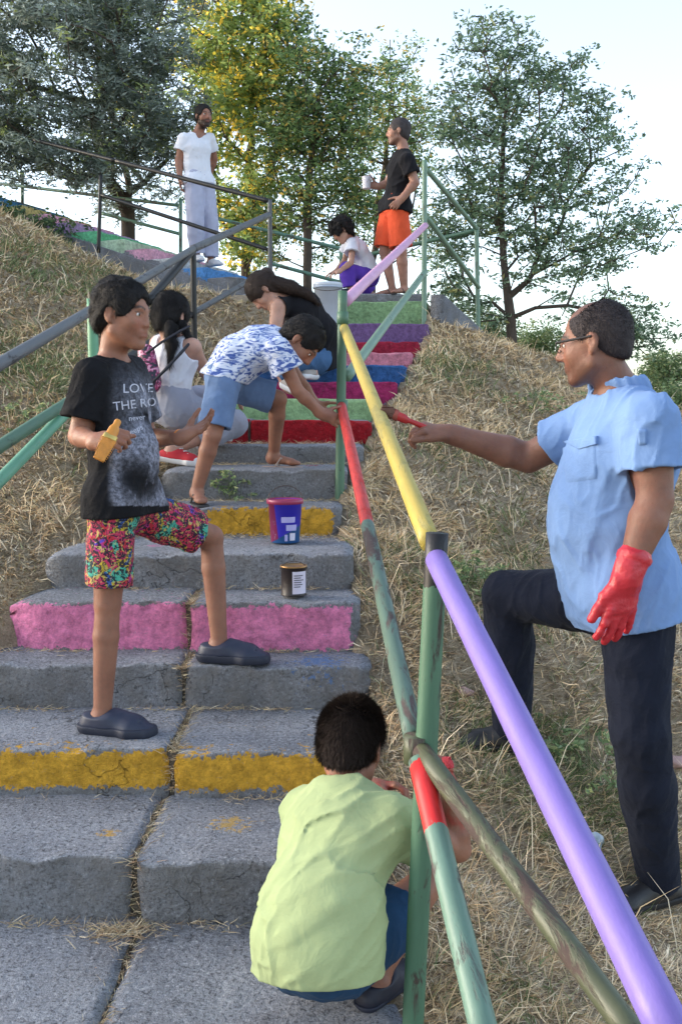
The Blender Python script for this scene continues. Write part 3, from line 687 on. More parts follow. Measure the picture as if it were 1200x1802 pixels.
#@@PEOPLE
# ------------------------------------------------------------------ distance-field modeller
def sc_n(P, n, w):
    return P if n is None else P-np.outer(P@n, n)*(1-1/w)
class Field:
    def __init__(s): s.p = []; s.disp = None
    def add(s, op, fn, k): s.p.append((op, fn, k)); return s
    def cone(s, a, b, ra, rb, k=.02, n=None, w=1., op='u', capb=False, capa=False):
        a = np.asarray(a, float); b = np.asarray(b, float); n = None if n is None else nrm(n)
        u = nrm(b-a); L = np.linalg.norm(b-a)
        bs = sc_n((b-a)[None], n, w)[0]; bb = bs@bs+1e-12
        def fn(P):
            q = P-a; pl = q@u; q = sc_n(q, n, w)
            t = np.clip((q@bs)/bb, 0, 1)
            d = np.linalg.norm(q-t[..., None]*bs, axis=-1)-(ra+(rb-ra)*t)
            if capb: d = np.maximum(d, pl-L)
            if capa: d = np.maximum(d, -pl)
            return d
        return s.add(op, fn, k)
    def ell(s, c, r, M=None, k=.02, op='u'):
        c = np.asarray(c, float); r = np.asarray(r, float)
        def fn(P):
            q = P-c
            if M is not None: q = q@M.T
            k0 = np.linalg.norm(q/r, axis=-1); k1 = np.linalg.norm(q/(r*r), axis=-1)+1e-9
            return k0*(k0-1)/k1
        return s.add(op, fn, k)
    def plane(s, p, n, k=.004):                      # keeps the side the normal points away from
        p = np.asarray(p, float); n = nrm(n)
        return s.add('i', lambda P: (P-p)@n, k)
    def eval(s, P, masks=None):
        D = np.full(P.shape[:-1], 1.0)
        for j, (op, fn, k) in enumerate(s.p):
            idx = slice(None) if masks is None else masks[j]
            if op == 'd':
                nr = np.abs(D) < .045; D[nr] += fn(P[nr]); continue
            if masks is not None and len(idx) == 0: continue
            Pp = P[idx]; sh = Pp.shape[:-1]; d = fn(Pp.reshape(-1, 3)).reshape(sh); o = D[idx]
            if op == 'u':
                h = np.clip(.5+.5*(o-d)/k, 0, 1); D[idx] = o+(d-o)*h-k*h*(1-h)
            else:
                if op == 's': d = -d
                h = np.clip(.5-.5*(o-d)/k, 0, 1); D[idx] = o+(d-o)*h+k*h*(1-h)
        return D
    def mesh(s, lo, hi, h):
        B = 8; L = B*h; lo = np.asarray(lo)-2*h; nb = np.ceil((np.asarray(hi)-lo)/L).astype(int)+1
        g = np.stack(np.meshgrid(*[np.arange(k) for k in nb], indexing='ij'), -1).reshape(-1, 3)
        C = lo+(g+.5)*L; Rb = L*.87
        dp = [(op, fn(C) if op != 'd' else None, k) for op, fn, k in s.p]
        D = np.full(len(C), 1.)
        for op, d, k in dp:
            if op == 'd': continue
            if op == 'u': hh = np.clip(.5+.5*(D-d)/k, 0, 1); D = D+(d-D)*hh-k*hh*(1-hh)
            else:
                dd = -d if op == 's' else d
                D = np.maximum(D, dd)
        sel = np.abs(D) < Rb*1.25+.03; g = g[sel]; C = C[sel]
        masks = [None if op == 'd' else np.nonzero(d[sel] < Rb+k+.03)[0] if op != 'i' else np.nonzero(d[sel] > -Rb-.03)[0] for op, d, k in dp]
        l = np.stack(np.meshgrid(*[np.arange(B+1)]*3, indexing='ij'), -1).reshape(-1, 3)
        G = g[:, None]*B+l[None]; P = lo+G*h
        F = s.eval(P, masks)
        if s.disp is not None: F = F+s.disp(P.reshape(-1, 3)).reshape(F.shape)
        F = F.reshape(-1, B+1, B+1, B+1); F = np.where(F == 0, 1e-9, F)
        nn = nb*B+3
        key = lambda I: (I[..., 0]*nn[1]+I[..., 1])*nn[2]+I[..., 2]
        ins = F < 0
        cs = sum(ins[:, a:B+a, b:B+b, c:B+c].astype(np.int8) for a in (0, 1) for b in (0, 1) for c in (0, 1))
        act = np.nonzero((cs > 0) & (cs < 8)); 
        if len(act[0]) == 0: return np.zeros((0, 3)), np.zeros((0, 4), int)
        acc = np.zeros((len(act[0]), 3)); cnt = np.zeros(len(act[0]))
        cor = [(0, 0, 0), (1, 0, 0), (0, 1, 0), (1, 1, 0), (0, 0, 1), (1, 0, 1), (0, 1, 1), (1, 1, 1)]
        val = [F[act[0], act[1]+c[0], act[2]+c[1], act[3]+c[2]] for c in cor]
        for i in range(8):
            for ax in range(3):
                if cor[i][ax] == 0:
                    c2 = list(cor[i]); c2[ax] = 1; j = cor.index(tuple(c2)); a, b = val[i], val[j]
                    cr = (a < 0) != (b < 0); t = np.where(cr, a/(a-b+1e-20), 0)
                    pos = np.tile(np.array(cor[i], float), (len(a), 1)); pos[:, ax] += t
                    acc += pos*cr[:, None]; cnt += cr
        cell = g[act[0]]*B+np.stack(act[1:], 1)
        V = lo+(cell+acc/cnt[:, None])*h; K = key(cell); o = np.argsort(K); K = K[o]; V = V[o]
        quads = []
        for ax in range(3):
            sl0 = [slice(0, B)]*3; sl1 = list(sl0); sl1[ax] = slice(1, B+1)
            a = F[(slice(None), *sl0)]; b = F[(slice(None), *sl1)]
            e = np.nonzero((a < 0) != (b < 0)); c0 = g[e[0]]*B+np.stack(e[1:], 1); neg = a[e] < 0
            u = np.zeros(3, int); v = np.zeros(3, int); u[(ax+1) % 3] = 1; v[(ax+2) % 3] = 1
            ks = [key(c0-u-v), key(c0-v), key(c0), key(c0-u)]
            ix = [np.clip(np.searchsorted(K, q), 0, len(K)-1) for q in ks]
            ok = np.all([K[i] == q for i, q in zip(ix, ks)], axis=0)
            q = np.stack(ix, 1); q[~neg] = q[~neg][:, ::-1]; quads.append(q[ok])
        return V, np.concatenate(quads)
    def trace(s, P, d, steps=24):
        P = np.array(P, float); d = nrm(d)
        for _ in range(steps):
            q = s.eval(P[None])[0]
            if s.disp is not None: q = q+s.disp(P)
            P = P+d*(q*.8)[:, None]
        return P
def wrinkles(amp, freq, dirv, seed=0, amp2=None):
    d = nrm(dirv); r_ = np.random.default_rng(seed); A = r_.normal(0, 1, (4, 3)); A /= np.linalg.norm(A, axis=1, keepdims=True)
    amp2 = amp*.5 if amp2 is None else amp2
    def f(P):
        w = 1.3*np.sin(P@A[0]*freq*.33+1)+1.1*np.sin(P@A[1]*freq*.5+seed)
        a = np.sin(P@d*freq+w*1.6); m_ = .5+.5*np.sin(P@A[2]*freq*.27+2+seed)
        return amp*m_*(a*np.abs(a)**.2)+amp2*np.sin(P@A[3]*freq*1.4+w*2)
    return f
def folds(amp, fx, along, seed=0, st=.28, sharp=2.0):
    u = nrm(along)
    def f(P):
        Q = P-np.outer(P@u, u)*(1-st)+seed*7.7
        Q = Q+.035*np.stack([vnoise(P+seed, 6), vnoise(P+9+seed, 6), vnoise(P+19, 6)], 1)
        n = vnoise(Q, fx); r1 = np.clip(1-np.abs(n)*2.0, 0, 1)**sharp
        n2 = vnoise(Q+5, fx*1.9); r2 = np.clip(1-np.abs(n2)*2.2, 0, 1)**sharp
        return -amp*(r1*(.6+.6*vnoise(P, 4))+.4*r2)+amp*.35
    return f
def put(name, fld, pts, h, mat, parent, pad=.2, col=None):
    pts = np.array(pts); lo, hi = pts.min(0)-pad, pts.max(0)+pad
    V, F = fld.mesh(lo, hi, h)
    # light smoothing
    if len(F):
        e = np.concatenate([F[:, [0, 1]], F[:, [1, 2]], F[:, [2, 3]], F[:, [3, 0]]])
        for _ in range(1):
            acc = np.zeros_like(V); c = np.bincount(e[:, 0], minlength=len(V))+np.bincount(e[:, 1], minlength=len(V))
            for a_ in range(3): acc[:, a_] = np.bincount(e[:, 0], V[e[:, 1], a_], len(V))+np.bincount(e[:, 1], V[e[:, 0], a_], len(V))
            V = V*.6+.4*acc/np.maximum(c, 1)[:, None]
    return mesh_np(name, V, F, mat, parent, col=None if col is None else col(V))

def hand(S, w, dv, pn, th, s, curl=(.3, .4, .3), spread=.10, inf=0., thumb=(.6, .7, .3)):
    dv = nrm(dv); pn = nrm(pn-dv*np.dot(pn, dv)); th = nrm(th-dv*np.dot(th, dv)-pn*np.dot(th, pn))
    S.cone(w-dv*.02*s, w+dv*.03*s, .024*s+inf, .021*s+inf, .02, th, 1.25)
    S.cone(w+dv*.02*s, w+dv*.078*s, .0155*s+inf, .0155*s+inf, .012, th, 2.2)
    tips = []
    for i in range(4):
        p = w+dv*(.088*s*(1, 1.04, 1.0, .93)[i])+th*(.0315-.0205*i)*s
        d = nrm(dv+th*spread*(1.5-i)/1.5); Lg = (.070, .078, .072, .057)[i]*s; a = 0; r0 = (.0092, .0094, .009, .008)[i]*s+inf
        for j, f in enumerate((.45, .31, .24)):
            a += (curl[j] if not hasattr(curl[j], '__len__') else curl[j][i]); dd = nrm(d*math.cos(a)+pn*math.sin(a)); q = p+dd*Lg*f
            S.cone(p, q, r0*(1-.09*j), r0*(1-.09*(j+1)), .005 if j else .009); p = q
        tips.append(p)
    p = w+dv*.022*s+th*.022*s+pn*.004*s; d = nrm(dv*thumb[0]+th*thumb[1]+pn*thumb[2])
    for j, (l, r) in enumerate(((.044, .0145), (.032, .0105), (.026, .0098))):
        d2 = nrm(d+dv*.30*j+pn*.12*j*curl[0]); q = p+d2*l*s; S.cone(p, q, r*s+inf, (r-.0015)*s+inf, .010 if j == 0 else .005); p = q
    return tips

def head_prims(S, c, M, s, jaw=1.0, nose=1.0, ears=True, face=True):
    """M rows: right, forward, up"""
    T = lambda x, y, z: c+(M.T@np.array([x, y, z]))*s
    S.ell(T(0, -.014, .030), np.array([.076, .096, .088])*s, M, .02)
    S.ell(T(0, .028, -.040), np.array([.060*jaw, .063, .074])*s, M, .03)
    for q in (-1, 1):
        S.cone(T(q*.050*jaw, .0, -.062), T(q*.018, .062, -.098), .018*s, .017*s, .02)
        S.ell(T(q*.036, .058, -.026), np.array([.024, .022, .024])*s, M, .02)
    S.ell(T(0, .070, -.100), np.array([.024, .018, .018])*s, M, .02)
    if face:
        S.cone(T(-.032, .078, .022), T(.032, .078, .022), .0115*s, .0115*s, .014)
        for q in (-1, 1): S.ell(T(q*.032, .096, .003), np.array([.019, .016, .012])*s, M, .012, 's')
        S.cone(T(0, .087, .018), T(0, .104*(.5+.5*nose), -.028), .0095*s, .0125*s*nose, .016)
        for q in (-1, 1): S.ell(T(q*.012, .094, -.033), np.array([.009, .011, .008])*s*nose, M, .006)
        S.ell(T(0, .078, -.062), np.array([.027, .012, .020])*s, M, .014)
        S.cone(T(-.020, .086, -.058), T(.020, .086, -.058), .0065*s, .0065*s, .005)
        S.cone(T(-.017, .087, -.070), T(.017, .087, -.070), .0075*s, .0075*s, .005)
        S.cone(T(-.022, .096, -.0635), T(.022, .096, -.0635), .0028*s, .0028*s, .003, op='s')
        for q in (-1, 1): S.cone(T(q*.022, .079, .003), T(q*.042, .073, .004), .0095*s, .0075*s, .004)   # lids
    if ears:
        for q in (-1, 1):
            S.ell(T(q*.079, -.012, -.004), np.array([.008, .016, .028])*s, M, .008)
            S.ell(T(q*.087, -.006, -.002), np.array([.006, .009, .017])*s, M, .005, 's')
            S.ell(T(q*.076, -.006, -.030), np.array([.008, .009, .010])*s, M, .006)

def basis(fwd, up=(0, 0, 1)):
    f = nrm(fwd); u = np.asarray(up, float); u = nrm(u-f*np.dot(u, f)); r = np.cross(f, u)
    return np.array([r, f, u])

def body_field(J, s, bd=1.0, fingers=True, head=True, slim=1.0):
    """J: joints; s: stature scale (1 = 1.75 m adult); bd: bulk"""
    S = Field(); lat = nrm(J['shR']-J['shL']); lath = nrm(J['hipR']-J['hipL'])
    pel, wa, ch, nk = J['pelvis'], J['waist'], J['chest'], J['neck']
    S.cone(pel, wa, .095*s*bd, .085*s*bd, .03, nrm(lat+lath), 1.45)
    S.cone(wa, ch, .085*s*bd, .105*s*bd, .03, lat, 1.42)
    S.cone(ch, ch+(nk-ch)*.75, .100*s*bd, .060*s*bd, .03, lat, 1.45)
    hm = J['head']; M = J['M']; hs = J['hs']
    hb = hm+M.T@np.array([0, -.022, -.06])*hs
    S.cone(nk-(hb-nk)*.1, hb, .054*s*bd**.5, .050*hs, .025)
    for q in 'LR':
        S.cone(ch+(nk-ch)*.72, J['sh'+q], .055*s*bd, .052*s*bd, .04)
        S.cone(J['sh'+q], J['el'+q], .050*s*bd, .038*s*bd, .03)
        mid = J['el'+q]+(J['wr'+q]-J['el'+q])*.28
        S.cone(J['el'+q], mid, .038*s*bd, .041*s*bd, .010); S.cone(mid, J['wr'+q], .041*s*bd, .026*s*bd**.6, .008)
        if J.get('hd'+q) is not None:
            d, pn, th = J['hd'+q][:3]; kw = J['hd'+q][3] if len(J['hd'+q]) > 3 else {}
            J['tips'+q] = hand(S, J['wr'+q], d, pn, th, s*J.get('hsc', 1.0), **kw)
        hip, kn, an = J['hip'+q], J['kn'+q], J['an'+q]
        S.cone(hip, kn, .082*s*bd*slim, .054*s*bd**.7*slim, .035)
        cm = kn+(an-kn)*.3; bk = nrm(np.cross(np.cross(kn-hip, an-kn), an-kn)+1e-6) if False else np.zeros(3)
        S.cone(kn, cm, .049*s*bd**.7*slim, .0515*s*bd**.7*slim, .010); S.cone(cm, an, .0515*s*bd**.7*slim, .034*s, .008)
        f = J['ft'+q]; fw = nrm(f)
        S.ell(an+np.array([0, 0, -.03*s])-fw*.018*s, np.array([.030, .034, .036])*s, basis(fw), .02)
        S.cone(an+np.array([0, 0, -.030*s]), an+fw*.115*s+np.array([0, 0, -.052*s]), .030*s, .022*s, .02, np.cross(fw, [0, 0, 1]), 1.35)
        S.cone(an+fw*.11*s+np.array([0, 0, -.055*s]), an+fw*.155*s+np.array([0, 0, -.060*s]), .018*s, .014*s, .01, np.cross(fw, [0, 0, 1]), 2.2)
    if head: head_prims(S, hm, M, hs, J.get('jaw', 1.), J.get('nose', 1.))
    return S
def skincol(J, base, beard=None, brow=(.02, .014, .012), extra=None):
    base = np.array(base)
    def f(V):
        C = np.tile(base, (len(V), 1)); q = (V-J['head'])@J['M'].T/J['hs']; x, y, z = q.T; ax = np.abs(x)
        def blend(msk, c): C[:] = C*(1-msk[:, None])+np.array(c)*msk[:, None]
        front = (y > .03) & (np.linalg.norm(q, axis=1) < .17)
        blend(np.where(front & (ax < .055), .35*np.exp(-((z+.03)/.03)**2)*np.exp(-((ax-.035)/.02)**2), 0), base*[1.25, .8, .78])
        if beard is not None:
            bm = np.clip((-.045-z)/.012, 0, 1)*np.clip((y+.02)/.03, 0, 1)*(z > -.135)*(ax < .08)+np.clip(1-np.abs(z+.048)/.006, 0, 1)*(y > .07)*(ax < .028)
            sb = np.clip((ax-.05)/.01, 0, 1)*(z < .0)*(z > -.06)*(np.abs(y-.015) < .02)
            blend(np.clip(bm+sb, 0, 1)*beard[3], beard[:3])
        blend(np.where(front, np.clip(1-(np.abs(z+.064)/.013)**2, 0, 1)*np.clip(1-(ax/.026)**2, 0, 1)*(y > .078)*.75, 0), base*[.95, .55, .52])
        arch = .030-.010*((ax-.030)/.020)**2
        blend(np.where(front & (ax > .010) & (ax < .052), np.clip(1.3-np.abs(z-arch)/.0055, 0, 1)*.9, 0), brow)
        blend(np.where(front & (ax > .016) & (ax < .047), np.clip(1.3-np.abs(z-.009)/.003, 0, 1)*.8, 0), (.02, .012, .01))
        if extra is not None: C[:] = extra(V, C)
        return C
    return f
def eyes(J, parent):
    T = lambda x, y, z: J['head']+(J['M'].T@np.array([x, y, z]))*J['hs']
    wm = plain('eye_white', (.62, .58, .55), .25); dm = plain('iris', (.015, .01, .008), .15)
    for q in (-1, 1):
        S = Field().ell(T(q*.032, .0745, .002), np.array([.0125, .0125, .0085])*J['hs'], J['M'])
        e = put('eye', S, [T(q*.032, .074, .002)], .0025, wm, parent, .02)
        S = Field().ell(T(q*.033, .082, .002), np.array([.0058, .0068, .0058])*J['hs'], J['M'])
        put('iris', S, [T(q*.033, .082, .002)], .0018, dm, e, .012)

def hair(J, parent, mat, h, off=.012, bald=False, hairline=.045, low=-.05, style='short', strands=2500, slen=.018, seed=0, shave=0., tmp=0.0, disp=.004):
    c, M, s = J['head'], J['M'], J['hs']; T = lambda x, y, z: c+(M.T@np.array([x, y, z]))*s
    S = Field(); S.ell(T(0, -.016, .033), (np.array([.076, .096, .088])+off)*s, M, .02)
    S.ell(T(0, -.055, -.030), (np.array([.058, .045, .060])+off*.7)*s, M, .03)
    # face opening
    S.ell(T(0, .108-tmp, -.050), np.array([.085, .076, .095+hairline])*s, M, .010, 's')
    S.cone(T(-.11, .030, -.06), T(.11, .030, -.06), .048*s, .048*s, .012, op='s')
    for q in (-1, 1): S.ell(T(q*.085, -.004, -.012), np.array([.022, .024, .034])*s, M, .006, 's')
    S.plane(T(0, -.05, low), M.T@np.array([0, .35, -1.]), .022)
    if bald: S.ell(T(0, .055, .125), np.array([.070, .085, .052])*s, M, .016, 's')
    S.disp = lambda P: disp*s*fnoise(P, 45/s*.8, 2)
    o = put('hair', S, [c], h, mat, parent, .16*s)
    addstrands(o, parent, J, strands, slen, seed, mat)
    return o
def addstrands(o, parent, J, n, ln, seed, mat, flow=None, out=.30):
    out = J.get('fuzz', out)
    if n <= 0 or len(o.data.vertices) < 10: return
    me = o.data; V = np.zeros(len(me.vertices)*3, np.float32); me.vertices.foreach_get('co', V); V = V.reshape(-1, 3).astype(float)
    Nn = np.zeros(len(me.vertices)*3, np.float32); me.vertices.foreach_get('normal', Nn); Nn = Nn.reshape(-1, 3)
    r_ = np.random.default_rng(seed); i = r_.integers(0, len(V), n); P = V[i]; Nm = Nn[i].astype(float)
    f = J['M'].T@np.array([0, -.35, -.8]) if flow is None else np.asarray(flow, float)
    f2 = J['M'].T@np.array([0, .55, -.5])
    off = np.zeros(3); p = parent
    while p is not None: off += np.array(p.location); p = p.parent
    loc = (P+off-J['head'])@J['M'].T/J['hs']
    fl_ = np.where((loc[:, 1] > .02)[:, None], f2, f)
    d = fl_-Nm*np.sum(fl_*Nm, 1, keepdims=True); d /= np.linalg.norm(d, axis=1, keepdims=True)+1e-6
    d = d*.8+Nm*out+r_.normal(0, .22, (n, 3)); ln = ln*np.where(fl_ is None, 1, np.where((loc[:, 1] > .03) & (loc[:, 2] < .10), .5, 1.0))[:, None]; s_ = np.cross(d, Nm); s_ /= np.linalg.norm(s_, axis=1, keepdims=True)+1e-6
    L = ln*(.5+r_.random((n, 1))); w = .0008+.0007*r_.random((n, 1))
    VV = np.stack([P-s_*w, P+s_*w, P+d*L-Nm*L*.15], 1).reshape(-1, 3)+off
    k = mesh_np('hair_strands', VV, np.arange(n*3).reshape(-1, 3), mat, o, smooth=True); 
    tag(k, kind='stuff')

def top(J, parent, mat, h, s, bd=1.0, inf=.016, sleeve=.55, hem=.10, flare=1.12, wr=None, neckr=.07, tank=False, name='shirt', hollow=True, belly=None, sl_inf=.014, vneck=0, hemn=None, seed=0, hips=0):
    S = Field(); lat = nrm(J['shR']-J['shL']); lath = nrm(J['hipR']-J['hipL']); latm = nrm(lat+lath)
    pel, wa, ch, nk = J['pelvis'], J['waist'], J['chest'], J['neck']; i = inf*s
    ax = nrm(pel-wa) if hemn is None else nrm(hemn); hp = pel+nrm(pel-wa)*hem*s
    S.cone(pel+nrm(pel-wa)*(hem+.05)*s, wa, .098*s*bd*flare+i, .088*s*bd+i, .04, latm, 1.45)
    S.cone(wa, ch, .088*s*bd+i, .105*s*bd+i, .03, lat, 1.42)
    S.cone(ch, ch+(nk-ch)*.75, .100*s*bd+i, .056*s*bd+i, .03, lat, 1.45)
    if belly is not None:
        for bc, br in belly: S.ell(bc, br, basis(J.get('front', (0, 1, 0))), .05)
    if hips:
        for q in 'LR': S.cone(J['hip'+q]+(wa-pel)*.3, J['hip'+q]+(J['kn'+q]-J['hip'+q])*.10, hips, hips*.96, .03)
    for q in 'LR': S.cone(ch+(nk-ch)*.72, J['sh'+q], .052*s*bd+i, .048*s*bd+i, .04)
    if not tank:
        for q in 'LR':
            a, b = J['sh'+q], J['el'+q]; e = a+(b-a)*sleeve
            S.cone(a, e, .052*s*bd+i, .049*s*bd+sl_inf*s*1.5, .02, capb=True)
    if wr: S.add('d', wr, 0)
    S.plane(hp, ax, .003)
    if hollow: S.cone(hp-ax*.012*s, hp+ax*.1*s, .085*s*bd*flare+i*.3, .085*s*bd*flare, .003, latm, 1.45, op='s', capa=True)
    if tank:
        for q in 'LR': S.cone(J['sh'+q]+(J['sh'+q]-ch)*.05, J['sh'+q]+(J['sh'+q]-J['neck'])*1.2-np.array([0, 0, 0]), .062*s, .08*s, .01, op='s')
        fr = J.get('front')
    else:
        for q in 'LR':
            a, b = J['sh'+q], J['el'+q]; e = a+(b-a)*sleeve
            S.cone(e-nrm(b-a)*.015, e+nrm(b-a)*.05, .045*s*bd+sl_inf*s*.55, .046*s*bd+sl_inf*s*.55, .003, op='s', capa=True)
    up = nrm(J['head']+J['M'].T@np.array([0, -.022, -.06])*J['hs']-nk)
    S.cone(nk+up*.0*s, nk+up*.10*s, neckr*s, (neckr+.01)*s, .006, lat, 1.12, op='s')
    if vneck: S.cone(nk+J['front']*.08*s, nk+J['front']*.12*s-up*vneck*s, .045*s, .02*s, .01, op='s')
    pts = [pel, hp, wa, ch, nk, J['shL'], J['shR']]+([] if tank else [J['elL'], J['elR']])
    o = put(name, S, pts, h, mat, parent, .2*s*bd)
    return o, S
def bottom(J, parent, mat, h, s, bd=1.0, inf=.014, length=1.0, wr=None, name='trousers', legw=1.0, waist=.06, flat_end=True, hollow=True, legs='LR', hem2=None, slim=1.0):
    """length: 0..1 along the thigh, 1..2 along the shin"""
    S = Field(); lath = nrm(J['hipR']-J['hipL']); pel, wa = J['pelvis'], J['waist']; i = inf*s
    S.cone(pel, pel+(wa-pel)*.45, .096*s*bd+i, .088*s*bd+i, .03, lath, 1.48)
    cuts = []; pts = [pel, wa]
    for q in legs:
        hip, kn, an = J['hip'+q], J['kn'+q], J['an'+q]; lq = (hem2 or {}).get(q, length)
        if lq <= 1:
            e = hip+(kn-hip)*lq; r = (.083+(.054-.083)*lq)*s*bd*slim
            S.cone(hip, e, .084*s*bd*slim+i*.6, r+i*1.5*legw, .03, capb=True)
            if hollow: cuts.append((e-nrm(kn-hip)*.02, e+nrm(kn-hip)*.06, r+i*.5*legw, r+i*.6*legw))
            pts += [hip, e]
        else:
            S.cone(hip, kn, .084*s*bd*slim+i, .056*s*bd*slim+i*legw, .035); e = kn+(an-kn)*(lq-1)
            S.cone(kn, kn+(an-kn)*.35, .054*s*bd*slim+i*legw, .056*s*bd*slim+i*legw, .02)
            S.cone(kn+(an-kn)*.35, e, .056*s*bd*slim+i*legw, .040*s+i*1.3*legw, .02, capb=True)
            pts += [hip, kn, e]
    if wr: S.add('d', wr, 0)
    for c_ in cuts: S.cone(*c_, .003, op='s', capa=True)
    return put(name, S, pts, h, mat, parent, .17*s*bd), S
def shoe(an, fwd, s, mat, solemat, parent, h=.004, name='shoe', fat=1.0, soleh=.018, tilt=0, high=False, clog=False, sole_drop=.075, lace=None, toe=None, toemat=None):
    f = np.asarray(fwd, float); f = nrm(f); lat = nrm(np.cross(f, [0, 0, 1])); up = np.cross(lat, f)
    base = an-up*sole_drop*s
    heel = base-f*.045*s+up*.03*s; ball = base+f*.115*s+up*.02*s; tip = base+f*.168*s+up*.015*s
    S = Field(); S.cone(heel, ball, .031*s*fat, .030*s*fat, .02, lat, 1.15); S.cone(ball, tip, .032*s*fat, .022*s*fat, .02, lat, 1.42)
    S.cone(base+up*.03*s, an+up*(.015 if high else -.015)*s, .036*s*fat, .041*s*fat, .02, f, 1.2, capb=True)
    S.cone(base+f*.04*s+up*.045*s, ball+up*.012*s, .034*s*fat, .026*s*fat, .03)
    S.plane(base+up*soleh*s, -up, .002)
    S.cone(an-up*(.028)*s-f*.0, an+up*.06*s, .036*s, .037*s, .004, op='s')
    if clog:
        for a in np.linspace(.055, .15, 4):
            for b in (-.022, .0, .022):
                q = base+f*a*s+lat*b*s+up*(.07-.12*(a-.05)-abs(b)*.2)*s; S.ell(q, [.005*s]*3, None, .003, 's')
    o = put(name, S, [heel, tip, an], h, mat, parent, .08)
    K = Field(); K.cone(heel, ball, .037*s*fat, .036*s*fat, .01, lat, 1.12); K.cone(ball, tip, .038*s*fat, .027*s*fat, .01, lat, 1.4)
    K.plane(base, -up, .002); K.plane(base+up*(soleh+.004)*s, up, .002)
    put('sole', K, [heel, tip], h, solemat, o, .08)
    if clog:
        q = Field(); c_ = base+up*.05*s-f*.02*s
        q.cone(c_+lat*.042*s+f*.03*s, c_-f*.05*s+lat*.02*s, .007*s, .007*s, .004, up, 1.6); q.cone(c_-lat*.042*s+f*.03*s, c_-f*.05*s-lat*.02*s, .007*s, .007*s, .004, up, 1.6); q.cone(c_-f*.05*s+lat*.02*s, c_-f*.05*s-lat*.02*s, .007*s, .007*s, .004, up, 1.6)
        put('heel_strap', q, [c_], h, mat, o, .1)
    if lace:
        q = Field()
        for a in np.linspace(.03, .10, 4): 
            p = base+f*a*s+up*(.094-.45*(a-.03))*s; q.cone(p-lat*.02*s, p+lat*.02*s, .004*s, .004*s, .003)
        put('lace', q, [base+f*.06*s+up*.06*s], .003, lace, o, .07)
    if toemat:
        q = Field(); q.cone(ball+f*.02*s, tip, .0335*s*fat, .0245*s*fat, .01, lat, 1.42); q.plane(base+up*soleh*s, -up, .002); q.plane(ball+f*.028*s, -f, .003)
        put('toe_cap', q, [ball, tip], h, toemat, o, .06)
    return o
def flipflop(an, fwd, s, mat, parent, h=.004):
    f = nrm(fwd); lat = nrm(np.cross(f, [0, 0, 1])); up = np.cross(lat, f); b = an-up*.082*s
    S = Field(); S.cone(b-f*.04*s, b+f*.14*s, .034*s, .036*s, .02, lat, 1.15); S.plane(b+up*.006, up, .002); S.plane(b-up*.008, -up, .002)
    o = put('sandal', S, [b, b+f*.1], h, mat, parent, .1)
    K = Field(); q = b+f*.125*s+up*.012*s
    for k in (-1, 1): K.cone(q, b+f*.05*s+up*.055*s+lat*.03*k*s, .005*s, .005*s, .003)
    for k in (-1, 1): K.cone(b+f*.05*s+up*.055*s+lat*.03*k*s, b+f*.02*s+lat*.038*k*s+up*.01*s, .005*s, .005*s, .003)
    put('strap', K, [b, q], .003, mat, o, .06); return o
def torsoJ(J):
    J['lat'] = nrm(J['shR']-J['shL'])
    for k in list(J):
        if isinstance(J[k], tuple) and k[:2] in ('sh', 'el', 'wr', 'kn', 'an') or k in ('head', 'neck', 'chest', 'waist', 'pelvis', 'hipL', 'hipR') and isinstance(J[k], tuple): J[k] = at(*J[k])
    return J
def mk(**k):
    J = {}
    for a, v in k.items():
        J[a] = at(*v) if (a in ('head', 'neck', 'chest', 'waist', 'pelvis') or a[:2] in ('sh', 'el', 'wr', 'kn', 'an') or a[:3] == 'hip') and isinstance(v, tuple) else v
    for a in ('ftL', 'ftR'): J[a] = nrm(J[a])
    return J
def allpts(J):
    return [J[k] for k in J if k in ('head', 'neck', 'chest', 'waist', 'pelvis') or k[:-1] in ('sh', 'el', 'wr', 'kn', 'an', 'hip')]
A3 = lambda *v: np.array(v, float)
def brush(name, label, p, d, mat, bmat, fmat, L=.2, wdir=(0, 0, 1), wet=None, sc=1.0, hf=.6):
    d = nrm(d); w = nrm(wdir); t = empty(name, tuple(p)); tag(t, label, 'paint brush')
    S = Field(); S.cone(p, p+d*L*(hf-.1), .009*sc, .007*sc, .01, w, 1.3); S.cone(p+d*L*(hf-.15), p+d*L*(hf+.02), .007*sc, .009*sc, .01, w, 2.2)
    put('handle', S, [p, p+d*L*.6], .003, mat, t, .04)
    S = Field(); S.cone(p+d*L*hf, p+d*L*(hf+.13), .0085*sc, .0085*sc, .003, w, 2.8, capa=True, capb=True); put('ferrule', S, [p+d*L*.6, p+d*L*.73], .003, fmat, t, .05)
    S = Field(); S.cone(p+d*L*(hf+.12), p+d*L*1.0, .0085*sc, .006*sc, .003, w, 2.9, capa=True, capb=True); S.disp = lambda P: .0012*np.sin((P@np.cross(d, w))*900)+.0012*np.sin((P@w)*1100)
    put('bristles', S, [p+d*L*.7, p+d*L], .0025, bmat, t, .05)
    return t
HAIR_THIN = hairmat('hair_thinning', (.040, .032, .034)); SK_BOY = (.29, .145, .095); SK_MAN = (.30, .155, .105); SK_DK = (.23, .115, .078); SK_LT = (.46, .28, .21)
